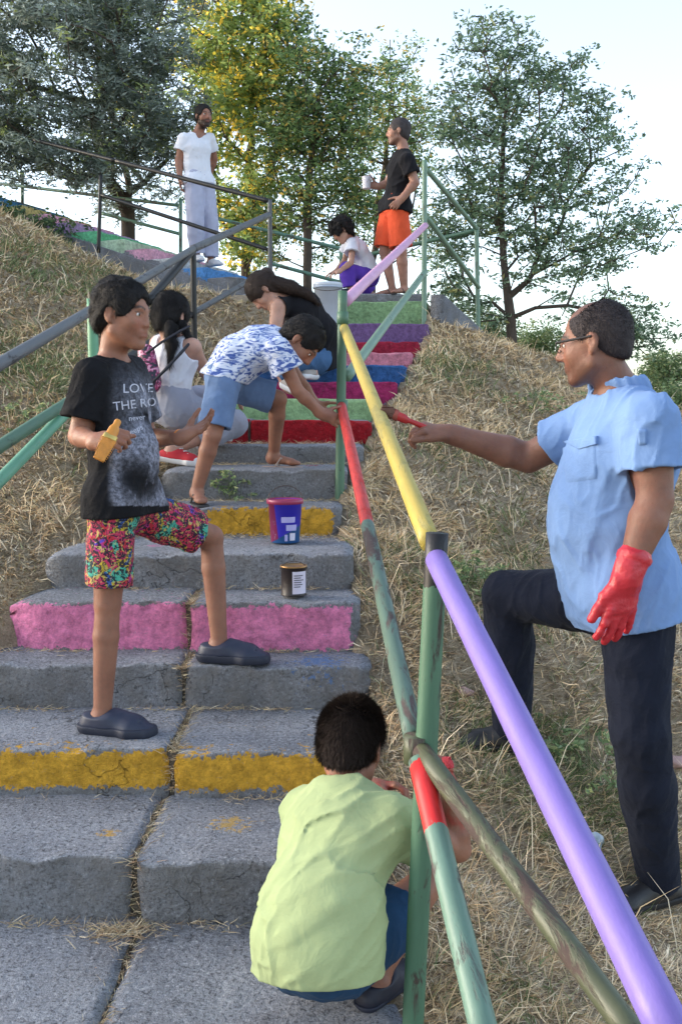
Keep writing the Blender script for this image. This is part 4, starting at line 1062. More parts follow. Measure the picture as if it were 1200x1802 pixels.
#@@FIGS
def atz(X, y, z):
    dc = y*math.cos(PITCH)+(CAMZ-z)*math.sin(PITCH); return np.array([(X-600)/FPX*dc, y, z])
def topx(V):
    c, s_ = math.cos(PITCH), math.sin(PITCH); dz = V[:, 2]-CAMZ; dc = V[:, 1]*c-dz*s_; up = V[:, 1]*s_+dz*c
    return 600+FPX*V[:, 0]/dc, 901-FPX*up/dc
def gz(X, y): 
    p = atz(X, y, 0.); return float(groundn(np.array([p[0]]), np.array([y]))[0])
def person(label, J, base): 
    t = empty('person', tuple(base)); tag(t, label, 'person'); return t
def build_body(J, t, s, bd, h, colr, **kw):
    S = body_field(J, s, bd, **kw); put('body', S, allpts(J), h, SKIN, t, .27, col=colr); return S

# ---- 1. boy in black T-shirt, one foot a step higher
J = mk(head=(217, 553, 3.05), neck=(197, 636, 3.08), chest=(200, 705, 3.07), waist=(212, 800, 3.05), pelvis=(216, 885, 3.05),
       shR=(162, 662, 2.97), shL=(232, 654, 3.17), elR=(138, 768, 2.95), wrR=(172, 777, 2.78), elL=(262, 772, 3.24), wrL=(322, 769, 3.13),
       hipR=(198, 905, 2.98), hipL=(238, 900, 3.12), knR=(190, 1062, 2.97), knL=(372, 945, 3.30),
       anR=atz(181, 2.97, .302+.068), anL=atz(386, 3.28, .448+.068), ftR=A3(.97, -.22, 0), ftL=A3(.97, -.15, 0))
J['M'] = basis((.93, -.32, -.10)); J['hs'] = .85; J['front'] = nrm([.85, -.5, 0]); J['jaw'] = 1.08; J['nose'] = .85
J['hdR'] = (A3(.75, -.45, .15), A3(.2, .6, -.5), A3(-.1, -.1, 1), dict(curl=(.9, 1.1, .8), thumb=(.8, .3, .6)))
J['hdL'] = (A3(.85, -.15, .42), A3(-.3, -.5, .8), A3(-.2, .8, .3), dict(curl=(.25, .3, .2), spread=.14))
s = .80; base = atz(285, 3.1, .302)
t = person('boy in black printed T-shirt and colourful shorts with one foot a step higher', J, base)
SB = build_body(J, t, s, .92, .0042, skincol(J, SK_BOY)); eyes(J, t)
hair(J, t, HAIR_BLACK, .0042, off=.014, hairline=.026, low=-.060, strands=9000, slen=.016, seed=1, disp=.005)
m, nt, b = newmat('printed_black_cotton'); v = objco(nt); a = N(nt, 'ShaderNodeVertexColor', layer_name='tint')
sp = ramp(nt, noise(nt, 75, 5, .8, v), [(.40, .25), (.62, 1)])
nt.links.new(mix(nt, sp, (.010, .010, .012), a.outputs[0]), b.inputs['Base Color']); b.inputs['Roughness'].default_value = .9
b.inputs['Specular IOR Level'].default_value = .15
bump(nt, b, noise(nt, 22, 4, .55, v, 1.2), .35, .02); TEE_A = m
def teecol(V):
    X, Y = topx(V); C = np.tile([.011, .011, .013], (len(V), 1)); fr = (V-J['chest'])@J['front'] > -.02
    n = fnoise(V, 22, 3)
    d = np.hypot((X-246)/52, (Y-838)/64)+.10*n; ring = np.exp(-((d-.95)/.30)**2)+.25*(d < .8)*(n > .45)
    stre = np.clip(1.3-np.abs((X-268+(.16*(Y-740)))/50), 0, 1)*np.clip((Y-650)/50, 0, 1)*np.clip((840-Y)/50, 0, 1)
    halo = .25*np.exp(-(((X-232)/55)**2+((Y-700)/60)**2))
    m_ = np.clip(ring*.9+stre*(.55+.6*n)+halo, 0, 1)*(Y < 890)*fr*np.clip((X-188-np.maximum(0, 700-Y)*.1)/14, 0, 1)
    return C*(1-m_[:, None])+np.array([.34, .35, .43])*m_[:, None]
def with_fold(*fs): return lambda P: sum(f(P) for f in fs)
def top_colored(J, t, matl, h, s, colf, **kw):
    o, S = top(J, t, matl, h, s, **kw)
    me = o.data; n = len(me.vertices); V = np.zeros(n*3, np.float32); me.vertices.foreach_get('co', V); V = V.reshape(-1, 3)+np.array(t.location)
    ca = me.color_attributes.new('tint', 'FLOAT_COLOR', 'POINT'); c = np.ones((n, 4), np.float32); c[:, :3] = colf(V); ca.data.foreach_set('color', c.ravel()); return o, S
fr_ = J['front']
o, ST = top_colored(J, t, TEE_A, .0045, s, teecol, bd=.90, inf=.014, sleeve=.72, hem=.045, hips=.092, flare=1.22, sl_inf=.022, neckr=.068,
    belly=[(J['waist']+fr_*.035+A3(0, 0, -.01), A3(.098, .080, .13)), (J['chest']+fr_*.02, A3(.105, .065, .09))], wr=folds(0.0070, 21, (.5, .2, .8), 3))
# lettering printed on the chest
def lettering(txt, pts, size, rot, y0, fld, mat, parent, thick=.0012, name='lettering'):
    cu = bpy.data.curves.new('t', 'FONT'); cu.body = txt; cu.size = 1; cu.resolution_u = 3; ob = bpy.data.objects.new('t', cu); COL.objects.link(ob)
    dg = bpy.context.evaluated_depsgraph_get(); me = bpy.data.meshes.new_from_object(ob.evaluated_get(dg)); bpy.data.objects.remove(ob)
    V = np.array([v_.co[:] for v_ in me.vertices]); F = [list(p.vertices) for p in me.polygons]; bpy.data.meshes.remove(me)
    c, s_ = math.cos(rot), math.sin(rot); X = pts[0]+size*(V[:, 0]*c+V[:, 1]*s_); Y = pts[1]+size*(V[:, 0]*s_-V[:, 1]*c)
    P = np.array([at(a_, b_, y0) for a_, b_ in zip(X, Y)]); d = nrm(P.mean(0)-np.array([0, 0, CAMZ]))
    Q = fld.trace(P, d)-d*(thick+.0012)
    par = list(range(len(Q)))
    def find(a_):
        while par[a_] != a_: a_ = par[a_]
        return a_
    for fc_ in F:
        for k_ in fc_[1:]:
            ra, rb = find(fc_[0]), find(k_)
            if ra != rb: par[rb] = ra
    gp = {}
    for fc_ in F: gp.setdefault(find(fc_[0]), []).append(fc_)
    for r_, fs in gp.items():
        ids = sorted({k_ for fc_ in fs for k_ in fc_}); mp = {a_: i_ for i_, a_ in enumerate(ids)}
        mesh_np('letter', Q[ids], [[mp[k_] for k_ in fc_] for fc_ in fs], mat, parent, smooth=False)
INK = plain('pale_ink', (.50, .50, .58), .8)
lettering('LOVE', (214, 692), 25, -.02, 2.75, ST, INK, o); lettering('THE RO', (197, 724), 24, -.12, 2.75, ST, INK, o)
lettering('never', (226, 741), 14, -.1, 2.75, ST, INK, o); lettering('sleeps', (222, 770), 15, -.45, 2.75, ST, INK, o)
m, nt, b = newmat('bright_scribble_cotton'); v = objco(nt)
nA = noise(nt, 12, 2, .5, v, .6); nB = noise(nt, 46, 3, .6, v, 2.6); nC = noise(nt, 13, 2, .5, objco(nt, (1.3, .9, 1.1)), .3)
hot = ramp(nt, nA, [(0, (.04, .12, .40)), (.36, (.60, .42, .03)), (.42, (.66, .04, .12)), (.54, (.62, .03, .05)), (.60, (.50, .03, .26)), (.66, (.12, .06, .55))], 'CONSTANT')
col = mix(nt, ramp(nt, nC, [(.60, 0), (.61, 1)]), hot, (.08, .50, .36))
col = mix(nt, ramp(nt, nB, [(.485, 0), (.505, .96)]), col, (.010, .010, .028))
col = mix(nt, 1.0, col, (.78, .78, .78), 'MULTIPLY')
nD = noise(nt, 36, 3, .6, objco(nt, (1.1, 1, 1.2)), 2.2)
col = mix(nt, ramp(nt, nD, [(.60, 0), (.61, .8)]), col, (.55, .45, .12))
nt.links.new(col, b.inputs['Base Color']); b.inputs['Roughness'].default_value = .8; bump(nt, b, noise(nt, 22, 4, .55, v, 1.2), .3, .02); SHORTS_A = m
bottom(J, t, SHORTS_A, .0045, s, .94, inf=.016, hem2={'R': .80, 'L': .80}, legw=1.4, name='shorts', wr=folds(0.0070, 18, (.2, .2, 1), 5), waist=.05)
CLOG = plain('navy_rubber', (.022, .028, .055), .5, bmp=.2, bscale=60); CLOGS = plain('navy_rubber_sole', (.016, .02, .038), .65)
shoe(J['anR'], J['ftR'], .86, CLOG, CLOGS, t, .0035, 'clog', 1.34, .030, sole_drop=.079, clog=True)
shoe(J['anL'], J['ftL'], .86, CLOG, CLOGS, t, .0035, 'clog', 1.34, .030, sole_drop=.079, clog=True)
wbm = plain('orange_rubber', (.75, .22, .03), .5); fd = nrm(J['wrL']-J['elL']); S = Field(); c_ = J['wrL']-fd*.012
S.cone(c_-fd*.006, c_+fd*.006, .026, .025, .003, capa=True, capb=True); put('wristband', S, [c_], .003, wbm, t, .05)
BR_Y = plain('yellow_wood', (.60, .24, .03), .45); BRIS_Y = plain('paint_soaked_bristles', (.62, .24, .03), .5, bmp=.6, bscale=300, var=.35); FER = plain('brush_ferrule', (.55, .40, .12), .35, metal=.6)
brush('paint_brush', 'yellow paint brush held in the fist of the boy in the black T-shirt', at(208, 742, 2.70), at(176, 806, 2.64)-at(208, 742, 2.70), BR_Y, BRIS_Y, FER, .125, (.85, .1, -.5), sc=.85, hf=.34)

# ---- 2. man in light blue shirt
J = mk(head=(1046, 603, 2.70), neck=(1090, 692, 2.72), chest=(1096, 800, 2.72), waist=(1084, 930, 2.72), pelvis=(1104, 1035, 2.72),
       shL=(1142, 742, 2.53), shR=(1045, 745, 2.92), elL=(1152, 880, 2.50), wrL=(1105, 1010, 2.46), elR=(930, 806, 3.05), wrR=(792, 764, 3.02),
       hipL=(1118, 1075, 2.62), hipR=(1084, 1060, 2.80), knL=(1126, 1290, 2.58), knR=(893, 1046, 3.06),
       anL=atz(1158, 2.68, gz(1158, 2.68)+.078), anR=atz(900, 3.10, gz(900, 3.1)+.085), ftL=A3(-.85, -.35, .0), ftR=A3(-1, .05, .0))
J['M'] = basis((-.88, .45, -.14)); J['hs'] = .91; J['fuzz'] = .8; J['front'] = nrm([-.93, .33, 0]); J['jaw'] = 1.12; J['nose'] = 1.08
J['hdR'] = (A3(-.92, -.1, .22), A3(-.1, .35, -.8), A3(-.05, -.85, .5), dict(curl=(.75, .9, .6), thumb=(1, .25, .3)))
J['hdL'] = (A3(-.16, .02, -1), A3(-.4, .9, 0), A3(-.9, -.35, .1), dict(curl=(.12, .14, .12), spread=.16, thumb=(.9, .45, .2)))
s = .98; base = atz(1110, 2.62, gz(1110, 2.62))
t = person('man in light blue shirt, dark jeans and glasses, stretching his arm to the railing', J, base)
def mcol(V, C):
    q = (V-J['head'])@J['M'].T/J['hs']; st = np.clip((-.035-q[:, 2])/.03, 0, 1)*np.clip((q[:, 1]+.02)/.04, 0, 1)*(np.linalg.norm(q, axis=1) < .16)
    C[:] = C*(1-.35*st[:, None])
    x_, y_, z_ = q.T; n_ = fnoise(V, 55, 2)
    hm = np.clip((z_-(.035+.9*np.clip(y_, 0, 1)))/.02+.5+n_*.4, 0, 1)*(y_ < .075)*(np.linalg.norm(q, axis=1) < .16)
    hm = hm*(.50+.35*np.clip((.02-y_)/.05, 0, 1)); C[:] = C*(1-hm[:, None])+A3(.045, .035, .036)*hm[:, None]; return C
build_body(J, t, s, 1.2, .0045, skincol(J, SK_DK, extra=mcol)); eyes(J, t)
hair(J, t, HAIR_THIN, .0042, bald=True, off=.0035, hairline=.042, low=-.052, strands=7000, slen=.006, seed=2, tmp=.022, disp=.0015)
fr_ = J['front']; BLUE_C = cloth('light_blue_cotton', (.175, .285, .52), .85, .07, 420, .45)
o, SI = top(J, t, BLUE_C, .005, s, 1.2, inf=.014, sleeve=.62, hem=.075, hips=.122, flare=1.20, sl_inf=.018, neckr=.062,
    belly=[(J['waist']+fr_*.050+A3(0, 0, .02), A3(.165, .140, .21)), (J['pelvis']+fr_*.025+A3(0, 0, .0), A3(.178, .155, .17)), (J['chest']+fr_*.03, A3(.165, .105, .15))], wr=folds(0.0090, 14, (.4, .3, .8), 12), name='shirt')
def patch(name, quad, y0, fld, mat, parent, th=.004, n=14, d=None, wob=0):
    q = [np.array(p, float) for p in quad]; P = []
    for i in range(n):
        for j in range(n):
            u, v_ = i/(n-1), j/(n-1); p = (q[0]*(1-u)+q[1]*u)*(1-v_)+(q[3]*(1-u)+q[2]*u)*v_; P.append(at(p[0], p[1], y0))
    P = np.array(P); d = nrm(P.mean(0)-np.array([0, 0, CAMZ])) if d is None else d; Q = fld.trace(P, d)
    g = np.arange(n*n).reshape(n, n); inn = np.zeros((n, n), bool); inn[1:-1, 1:-1] = True
    Q = Q-d*np.where(inn.ravel(), th, -.002)[:, None]
    F = np.stack([g[:-1, :-1], g[:-1, 1:], g[1:, 1:], g[1:, :-1]], -1).reshape(-1, 4)
    return mesh_np(name, Q, F, mat, parent)
patch('pocket', [(982, 782), (1052, 770), (1056, 848), (990, 858)], 2.3, SI, BLUE_C, o, .004); patch('pocket_flap', [(980, 776), (1056, 764), (1054, 782), (1016, 794)], 2.3, SI, BLUE_C, o, .010)
patch('sleeve_tab', [(1118, 752), (1140, 752), (1138, 786), (1122, 788)], 2.2, SI, BLUE_C, o, .006, 8)
S = Field(); nb_ = J['neck']; ux = nrm(J['head']+J['M'].T@A3(0, -.022, -.06)*J['hs']-nb_); la = nrm(J['shR']-J['shL'])
fc = nb_+ux*.030-fr_*.004; rad = .070
for a0 in np.linspace(-2.6, 2.6, 15):
    a1 = a0+.30
    pa = fc+(-fr_*math.cos(a0)+la*math.sin(a0))*rad*1.02+ux*(-.018*abs(a0)/2.6-.0); pb = fc+(-fr_*math.cos(a1)+la*math.sin(a1))*rad*1.02-ux*.018*abs(a1)/2.6
    if a0 < 2.4: S.cone(pa, pb, .0085, .0085, .008, ux, 3.2)
for q in (-1, 1):
    e = fc+fr_*rad*.82+la*.045*q-ux*.02; S.cone(e, e+fr_*.035+la*.022*q-ux*.05, .010, .004, .008, la*q+fr_*.2, 1.0)
put('collar', S, [fc], .0035, BLUE_C, o, .13)
JEAN = cloth('dark_denim', (.012, .015, .027), .85, .25, 600, .6)
bottom(J, t, JEAN, .005, s, 1.10, inf=.012, length=2.05, legw=1.3, name='trousers', wr=folds(0.0080, 16, (.15, .2, 1), 9), slim=1.0)
BLK = plain('black_leather', (.014, .013, .014), .45, bmp=.3, bscale=50); BLKS = plain('black_sole', (.018, .018, .02), .7)
shoe(J['anL'], J['ftL'], 1.0, BLK, BLKS, t, .0045, 'shoe', 1.05, .022); shoe(J['anR'], J['ftR'], 1.0, BLK, BLKS, t, .0045, 'shoe', 1.05, .022)
GL = plain('red_rubber', (.50, .022, .035), .42, bmp=.5, bscale=70, var=.2)
S = Field(); hand(S, J['wrL'], *J['hdL'][:3], s*1.12, inf=.0030, **J['hdL'][3]); ad = nrm(J['elL']-J['wrL'])
S.cone(J['wrL']-ad*.01, J['wrL']+ad*.045, .036, .041, .015); S.cone(J['wrL']+ad*.035, J['wrL']+ad*.052, .044, .044, .004, capa=True, capb=True); S.disp = folds(.004, 34, (1, .2, .1), 4)
put('glove', S, [J['wrL'], J['wrL']-A3(0, 0, .18)], .004, GL, t, .13)
S = Field(); S.cone(J['wrL']+ad*.062, J['wrL']+ad*.066, .0375, .0375, .002, capa=True, capb=True); put('bracelet', S, [J['wrL']+ad*.064], .003, plain('amber_beads', (.35, .16, .03), .35, bmp=.9, bscale=300), t, .05)
T = lambda x, y, z: J['head']+(J['M'].T@A3(x, y, z))*J['hs']; S = Field()
for q in (-1, 1):
    S.cone(T(q*.084, -.01, .012), T(q*.066, .098, .012), .0022, .0022, .002, J['M'][2], 1.8)
    for k in range(10):
        a0, a1 = k*.628, (k+1)*.628; S.cone(T(q*(.034+.026*math.cos(a0)), .100, .0+.016*math.sin(a0)), T(q*(.034+.026*math.cos(a1)), .100, .0+.016*math.sin(a1)), .0018, .0018, .001)
S.cone(T(-.010, .103, .004), T(.010, .103, .004), .002, .002, .001)
put('glasses', S, [J['head'], T(0, .1, 0)], .0022, plain('dark_frame', (.02, .015, .015), .3), t, .10)
BR_R = plain('red_brush_handle', (.42, .02, .02), .35); BRIS_D = plain('brown_bristles', (.12, .05, .03), .6, bmp=.6, bscale=300, var=.4); FER2 = plain('rusty_ferrule', (.30, .07, .05), .4, metal=.4)
p_ = at(748, 752, 3.0); brush('paint_brush', 'red handled paint brush in the outstretched hand of the man in the blue shirt', p_, at(676, 722, 2.99)-p_, BR_R, BRIS_D, FER2, .145, (0, 0, 1), sc=.8)

# ---- 3. crouching boy in lime shirt
J = mk(head=(619, 1312, 2.20), neck=(607, 1398, 2.12), chest=(596, 1475, 2.06), waist=(572, 1590, 1.98), pelvis=(560, 1678, 1.97),
       shR=(690, 1448, 2.02), shL=(540, 1430, 2.20), elR=(806, 1494, 2.14), wrR=(792, 1392, 2.13), elL=(585, 1480, 2.42), wrL=(655, 1384, 2.36),
       hipR=(606, 1690, 1.97), hipL=(526, 1685, 2.04), knR=(748, 1556, 2.20), knL=(650, 1560, 2.42),
       anR=atz(664, 2.05, .062), anL=atz(604, 2.24, .062), ftR=A3(.62, .78, 0), ftL=A3(.5, .85, 0))
J['M'] = basis((.30, .85, -.38)); J['hs'] = .84; J['fuzz'] = 1.2; J['front'] = nrm([.5, .85, -.2]); J['hsc'] = .95
J['hdR'] = (A3(-.15, -.1, .9), A3(-.9, .3, 0), A3(.2, -.9, .1), dict(curl=(.8, 1.0, .7)))
J['hdL'] = (A3(.9, -.15, .1), A3(0, -.3, -.9), A3(0, -.8, .4), dict(curl=(.6, .8, .6)))
s = .73; base = atz(600, 2.0, .004)
t = person('boy in lime green T-shirt crouching with his back turned beside the green post', J, base)
def hcol(V, C):
    for w_ in (J['wrL'], J['wrR']):
        d = np.linalg.norm(V-w_, axis=1); n = fnoise(V, 60, 2); m_ = np.clip((.10-d)/.03, 0, 1)*np.clip(.45+n*1.4, 0, 1)*.7; C[:] = C*(1-m_[:, None])+A3(.36, .05, .04)*m_[:, None]
    return C
build_body(J, t, s, 1.0, .0042, skincol(J, SK_BOY, extra=hcol))
hair(J, t, HAIR_BROWN, .0042, off=.006, hairline=.02, low=-.050, strands=30000, slen=.010, seed=3, disp=.002)
LIME = cloth('lime_cotton', (.36, .43, .22), .85, .06, 420, .5)
hm_ = nrm(J['pelvis']-J['waist'])
o, SH = top(J, t, LIME, .0045, s, 1.02, inf=.026, sleeve=.42, hem=.06, flare=1.20, sl_inf=.030, neckr=.064, wr=folds(0.0090, 18, (.7, .1, .5), 21), hemn=A3(.05, -.3, -1),
    belly=[(J['waist']+A3(-.01, -.02, 0), A3(.12, .10, .12)), (J['pelvis']+A3(-.005, -.01, .03), A3(.135, .12, .10)), (J['chest']+A3(0, -.01, 0), A3(.11, .07, .1))])
bottom(J, t, cloth('navy_shorts_cotton', (.018, .055, .12), .85, .2), .0045, s, 1.05, inf=.018, length=.62, legw=1.2, name='shorts', wr=folds(0.0060, 21, (.1, .1, 1), 2))
SD = plain('dark_shoe', (.014, .015, .028), .6)
shoe(J['anR'], J['ftR'], .80, SD, CLOGS, t, .004); shoe(J['anL'], J['ftL'], .80, SD, CLOGS, t, .004)
BRIS_R = plain('red_bristles', (.62, .05, .07), .5, bmp=.7, bscale=300, var=.3)
p_ = at(790, 1402, 2.10); brush('paint_brush', 'small brush with wet red bristles held up behind the post by the crouching boy', p_, at(786, 1322, 2.10)-p_, BR_R, BRIS_R, FER2, .090, (1, 0, 0), sc=.55)

# ---- 4. bending boy in patterned shirt
J = mk(head=(530, 602, 4.46), neck=(492, 600, 4.52), chest=(458, 612, 4.52), waist=(420, 628, 4.52), pelvis=(398, 662, 4.5),
       shR=(490, 618, 4.40), shL=(486, 608, 4.66), elR=(524, 688, 4.42), wrR=(566, 728, 4.46), elL=(528, 672, 4.72), wrL=(556, 712, 4.78),
       hipR=(392, 682, 4.42), hipL=(412, 680, 4.60), knR=(374, 766, 4.38), knL=(490, 702, 4.66),
       anR=atz(347, 4.42, .878+.066), anL=atz(482, 4.78, 1.023+.066), ftR=A3(.3, -.9, 0), ftL=A3(.97, -.2, 0))
J['M'] = basis((.50, -.12, -.80), (.8, 0, .5)); J['hs'] = .90; J['front'] = nrm([.5, 0, -.85])
J['hdR'] = (A3(.85, .1, -.35), A3(.2, .9, -.2), A3(.2, .1, .9), dict(curl=(.5, .5, .4))); J['hdL'] = (A3(.7, 0, -.6), A3(.3, -.9, 0), A3(.3, .1, .9), {})
s = .78; base = atz(400, 4.5, .88)
t = person('boy in blue and white patterned T-shirt and denim shorts bending over the steps', J, base)
build_body(J, t, s, .95, .005, skincol(J, SK_BOY)); eyes(J, t)
hair(J, t, HAIR_BLACK, .005, off=.013, hairline=.02, low=-.06, strands=5000, slen=.018, seed=4)
m, nt, b = newmat('blue_white_print'); v = objco(nt, (.45, 1, 1.5)); n_ = noise(nt, 34, 4, .6, v, 1.5)
c_ = ramp(nt, n_, [(.42, (.045, .09, .32)), (.47, (.30, .38, .62)), (.52, (.62, .66, .78)), (1, (.70, .72, .80))])
nt.links.new(c_, b.inputs['Base Color']); b.inputs['Roughness'].default_value = .85; bump(nt, b, noise(nt, 22, 4, .55, v), .35, .02)
o, S4 = top(J, t, m, .005, s, .98, inf=.026, sleeve=.50, hem=.02, flare=1.12, sl_inf=.035, neckr=.06, wr=folds(0.0080, 16, (.6, .2, .6), 31), hemn=A3(-.25, 0, -1), belly=[(J['waist']+A3(0, 0, -.02), A3(.12, .10, .10))])
DEN = cloth('light_denim', (.13, .20, .35), .85, .18, 500, .5)
bottom(J, t, DEN, .005, s, 1.0, inf=.020, hem2={'R': .82, 'L': .85}, legw=1.3, name='shorts', wr=folds(0.0060, 18, (.1, .1, 1), 7))
FF = plain('dark_sandal', (.03, .028, .03), .6); flipflop(J['anR'], J['ftR'], .82, FF, t); flipflop(J['anL'], J['ftL'], .82, plain('pale_sandal', (.35, .27, .24), .6), t)

# ---- 5. girl in white tank top
J = mk(head=(303, 560, 4.98), neck=(308, 604, 4.95), chest=(306, 632, 4.94), waist=(300, 668, 4.93), pelvis=(300, 712, 4.95),
       shR=(338, 612, 4.86), shL=(280, 606, 5.10), elR=(362, 655, 4.98), wrR=(392, 690, 5.15), elL=(290, 650, 5.30), wrL=(340, 690, 5.35),
       hipR=(312, 722, 4.90), hipL=(288, 712, 5.06), knR=(410, 746, 5.08), knL=(392, 704, 5.36),
       anR=atz(303, 4.86, 1.023+.085), anL=atz(350, 5.26, 1.117+.085), ftR=A3(.95, -.25, -.12), ftL=A3(.9, .2, 0))
J['M'] = basis((.50, .80, -.28)); J['hs'] = .95; J['front'] = nrm([.6, .8, -.1])
J['hdR'] = (A3(.8, .3, -.4), A3(0, 0, -1), A3(-.3, .9, 0), {}); J['hdL'] = (A3(.8, .1, -.4), A3(0, 0, -1), A3(-.3, -.9, 0), {})
s = .88; base = atz(310, 4.95, 1.02)
t = person('long haired girl in white tank top and grey trousers squatting with her back turned', J, base)
build_body(J, t, s, .92, .0055, skincol(J, SK_LT))
hair(J, t, HAIR_BLACK, .005, off=.016, hairline=-.01, low=-.09, strands=5000, slen=.03, seed=5)
S = Field(); pr = [at(300, 575, 4.86), at(303, 605, 4.80), at(299, 640, 4.79)]; S.cone(pr[0], pr[1], .032, .026, .02); S.cone(pr[1], pr[2], .026, .010, .02)
pr2 = [at(322, 570, 4.9), at(334, 600, 4.86), at(345, 640, 4.95), at(343, 668, 5.0)]
S.cone(pr2[0], pr2[1], .02, .018, .02); S.disp = wrinkles(.004, 90, (1, .3, .1), 3)
po = put('ponytail', S, pr, .005, HAIR_BLACK, t, .08); addstrands(po, t, J, 2500, .04, 8, HAIR_BLACK, flow=(0, 0, -1))
WH = cloth('white_cotton', (.66, .67, .74), .85, .05, 420, .4)
top(J, t, WH, .0055, s, .95, inf=.016, hem=-.01, flare=1.05, neckr=.085, tank=True, wr=folds(0.0060, 18, (.4, .2, .8), 41), name='tank_top')
GREYC = cloth('grey_jersey', (.30, .31, .38), .9, .08, 420, .5)
bottom(J, t, GREYC, .0055, s, 1.12, inf=.018, length=1.62, legw=1.1, name='trousers', wr=folds(0.0080, 14, (.2, .2, 1), 17))
RS = plain('red_canvas', (.48, .02, .03), .8, bmp=.2); WS = plain('white_rubber', (.62, .60, .60), .6)
shoe(J['anR'], J['ftR'], .92, RS, WS, t, .004, 'sneaker', 1.0, .026, lace=WS, toemat=WS); shoe(J['anL'], J['ftL'], .92, RS, WS, t, .005, 'sneaker', 1.0, .026, lace=WS)
bagp = at(262, 655, 4.78); bt = empty('shoulder_bag', tuple(bagp)); tag(bt, 'small dark bag with pink pattern hanging at the back of the girl in white', 'bag')
m, nt, b = newmat('pink_pattern_bag'); v = objco(nt); nt.links.new(ramp(nt, noise(nt, 35, 3, .6, v, 1), [(.46, (.02, .015, .03)), (.5, (.35, .03, .12)), (.56, (.62, .30, .42))], 'CONSTANT'), b.inputs['Base Color'])
S = Field(); S.cone(at(258, 622, 4.80), at(264, 672, 4.78), .045, .06, .03, A3(.3, 1, 0), .7); put('bag_body', S, [bagp], .005, m, bt, .18)
SM = plain('black_strap', (.012, .012, .02), .6)
def strand(name, pts, r, mat, parent, h=.003, n=None, w=1.):
    S = Field()
    for a_, b_ in zip(pts[:-1], pts[1:]): S.cone(a_, b_, r, r, .004, n, w)
    return put(name, S, pts, h, mat, parent, .04)
strand('strap', [at(258, 622, 4.77), at(285, 602, 4.76), at(318, 582, 4.80), at(334, 574, 4.84)], .006, SM, bt, .003); strand('strap', [at(266, 676, 4.74), at(292, 650, 4.74), at(318, 622, 4.76), at(332, 606, 4.78)], .0075, SM, bt, .003)

# ---- 6. woman in black top
J = mk(head=(464, 514, 6.60), neck=(503, 524, 6.70), chest=(532, 545, 6.74), waist=(560, 585, 6.80), pelvis=(564, 628, 6.84),
       shL=(490, 540, 6.54), shR=(510, 530, 6.86), elL=(481, 602, 6.46), wrL=(492, 655, 6.40), elR=(474, 590, 6.86), wrR=(490, 640, 6.74),
       hipL=(556, 636, 6.72), hipR=(556, 632, 6.96), knL=(500, 636, 6.36), knR=(520, 616, 6.66),
       anL=atz(516, 6.22, 1.368+.12), anR=atz(548, 6.60, 1.485+.09), ftL=A3(.75, -.5, -.35), ftR=A3(-.3, -.8, 0))
J['M'] = basis((-.50, -.12, -.80), (-.75, 0, .5)); J['hs'] = .98; J['front'] = nrm([-.8, 0, -.6])
J['hdL'] = (A3(.2, -.2, -.9), A3(.8, .2, 0), A3(0, -.9, 0), {}); J['hdR'] = (A3(.2, -.2, -.9), A3(.8, .2, 0), A3(0, .9, 0), {})
s = .92; base = atz(540, 6.75, 1.62)
t = person('woman in a black sleeveless top and jeans sitting hunched over on the painted steps', J, base)
build_body(J, t, 1.0, 1.0, .006, skincol(J, SK_LT)); s = 1.0
hair(J, t, HAIR_BROWN, .006, off=.018, hairline=-.015, low=-.10, strands=4000, slen=.03, seed=6)
S = Field(); b_ = J['head']+J['M'].T@A3(0, -.11, .045); S.ell(b_, A3(.045, .045, .04)); S.cone(b_, J['neck']+A3(-.02, 0, .05), .035, .02, .02); S.disp = lambda P: .006*fnoise(P, 40, 2)
po = put('bun', S, [b_], .006, HAIR_BROWN, t, .12)
S = Field(); q3 = [at(478, 498, 6.58), at(512, 506, 6.58), at(542, 518, 6.60), at(560, 536, 6.62)]
for a_, b2, r1, r2 in zip(q3[:-1], q3[1:], (.055, .045, .03), (.045, .03, .012)): S.cone(a_, b2, r1, r2, .02)
S.disp = folds(.006, 20, (1, 0, -.4), 6)
po = put('ponytail', S, q3, .006, HAIR_BROWN, t, .10); addstrands(po, t, J, 3000, .035, 9, HAIR_BROWN, flow=(1, 0, -.4))
top(J, t, cloth('black_jersey', (.012, .012, .015), .9, .2), .006, s, 1.02, inf=.02, hem=.07, flare=1.15, neckr=.085, tank=True, wr=folds(0.0080, 14, (.4, .2, .8), 51), name='tank_top',
    belly=[(J['waist']+A3(.02, 0, 0), A3(.13, .11, .13))])
bottom(J, t, cloth('blue_denim', (.05, .11, .22), .85, .2), .006, s, 1.0, inf=.014, length=1.8, legw=1.0, name='jeans', wr=folds(0.0080, 14, (.2, .2, 1), 18))
KH = plain('khaki_canvas', (.33, .29, .26), .85); shoe(J['anL'], J['ftL'], 1.0, KH, WS, t, .005, 'sneaker', 1.05, .03, toemat=BLK); shoe(J['anR'], J['ftR'], .95, KH, WS, t, .006, 'sneaker', 1.0, .03)

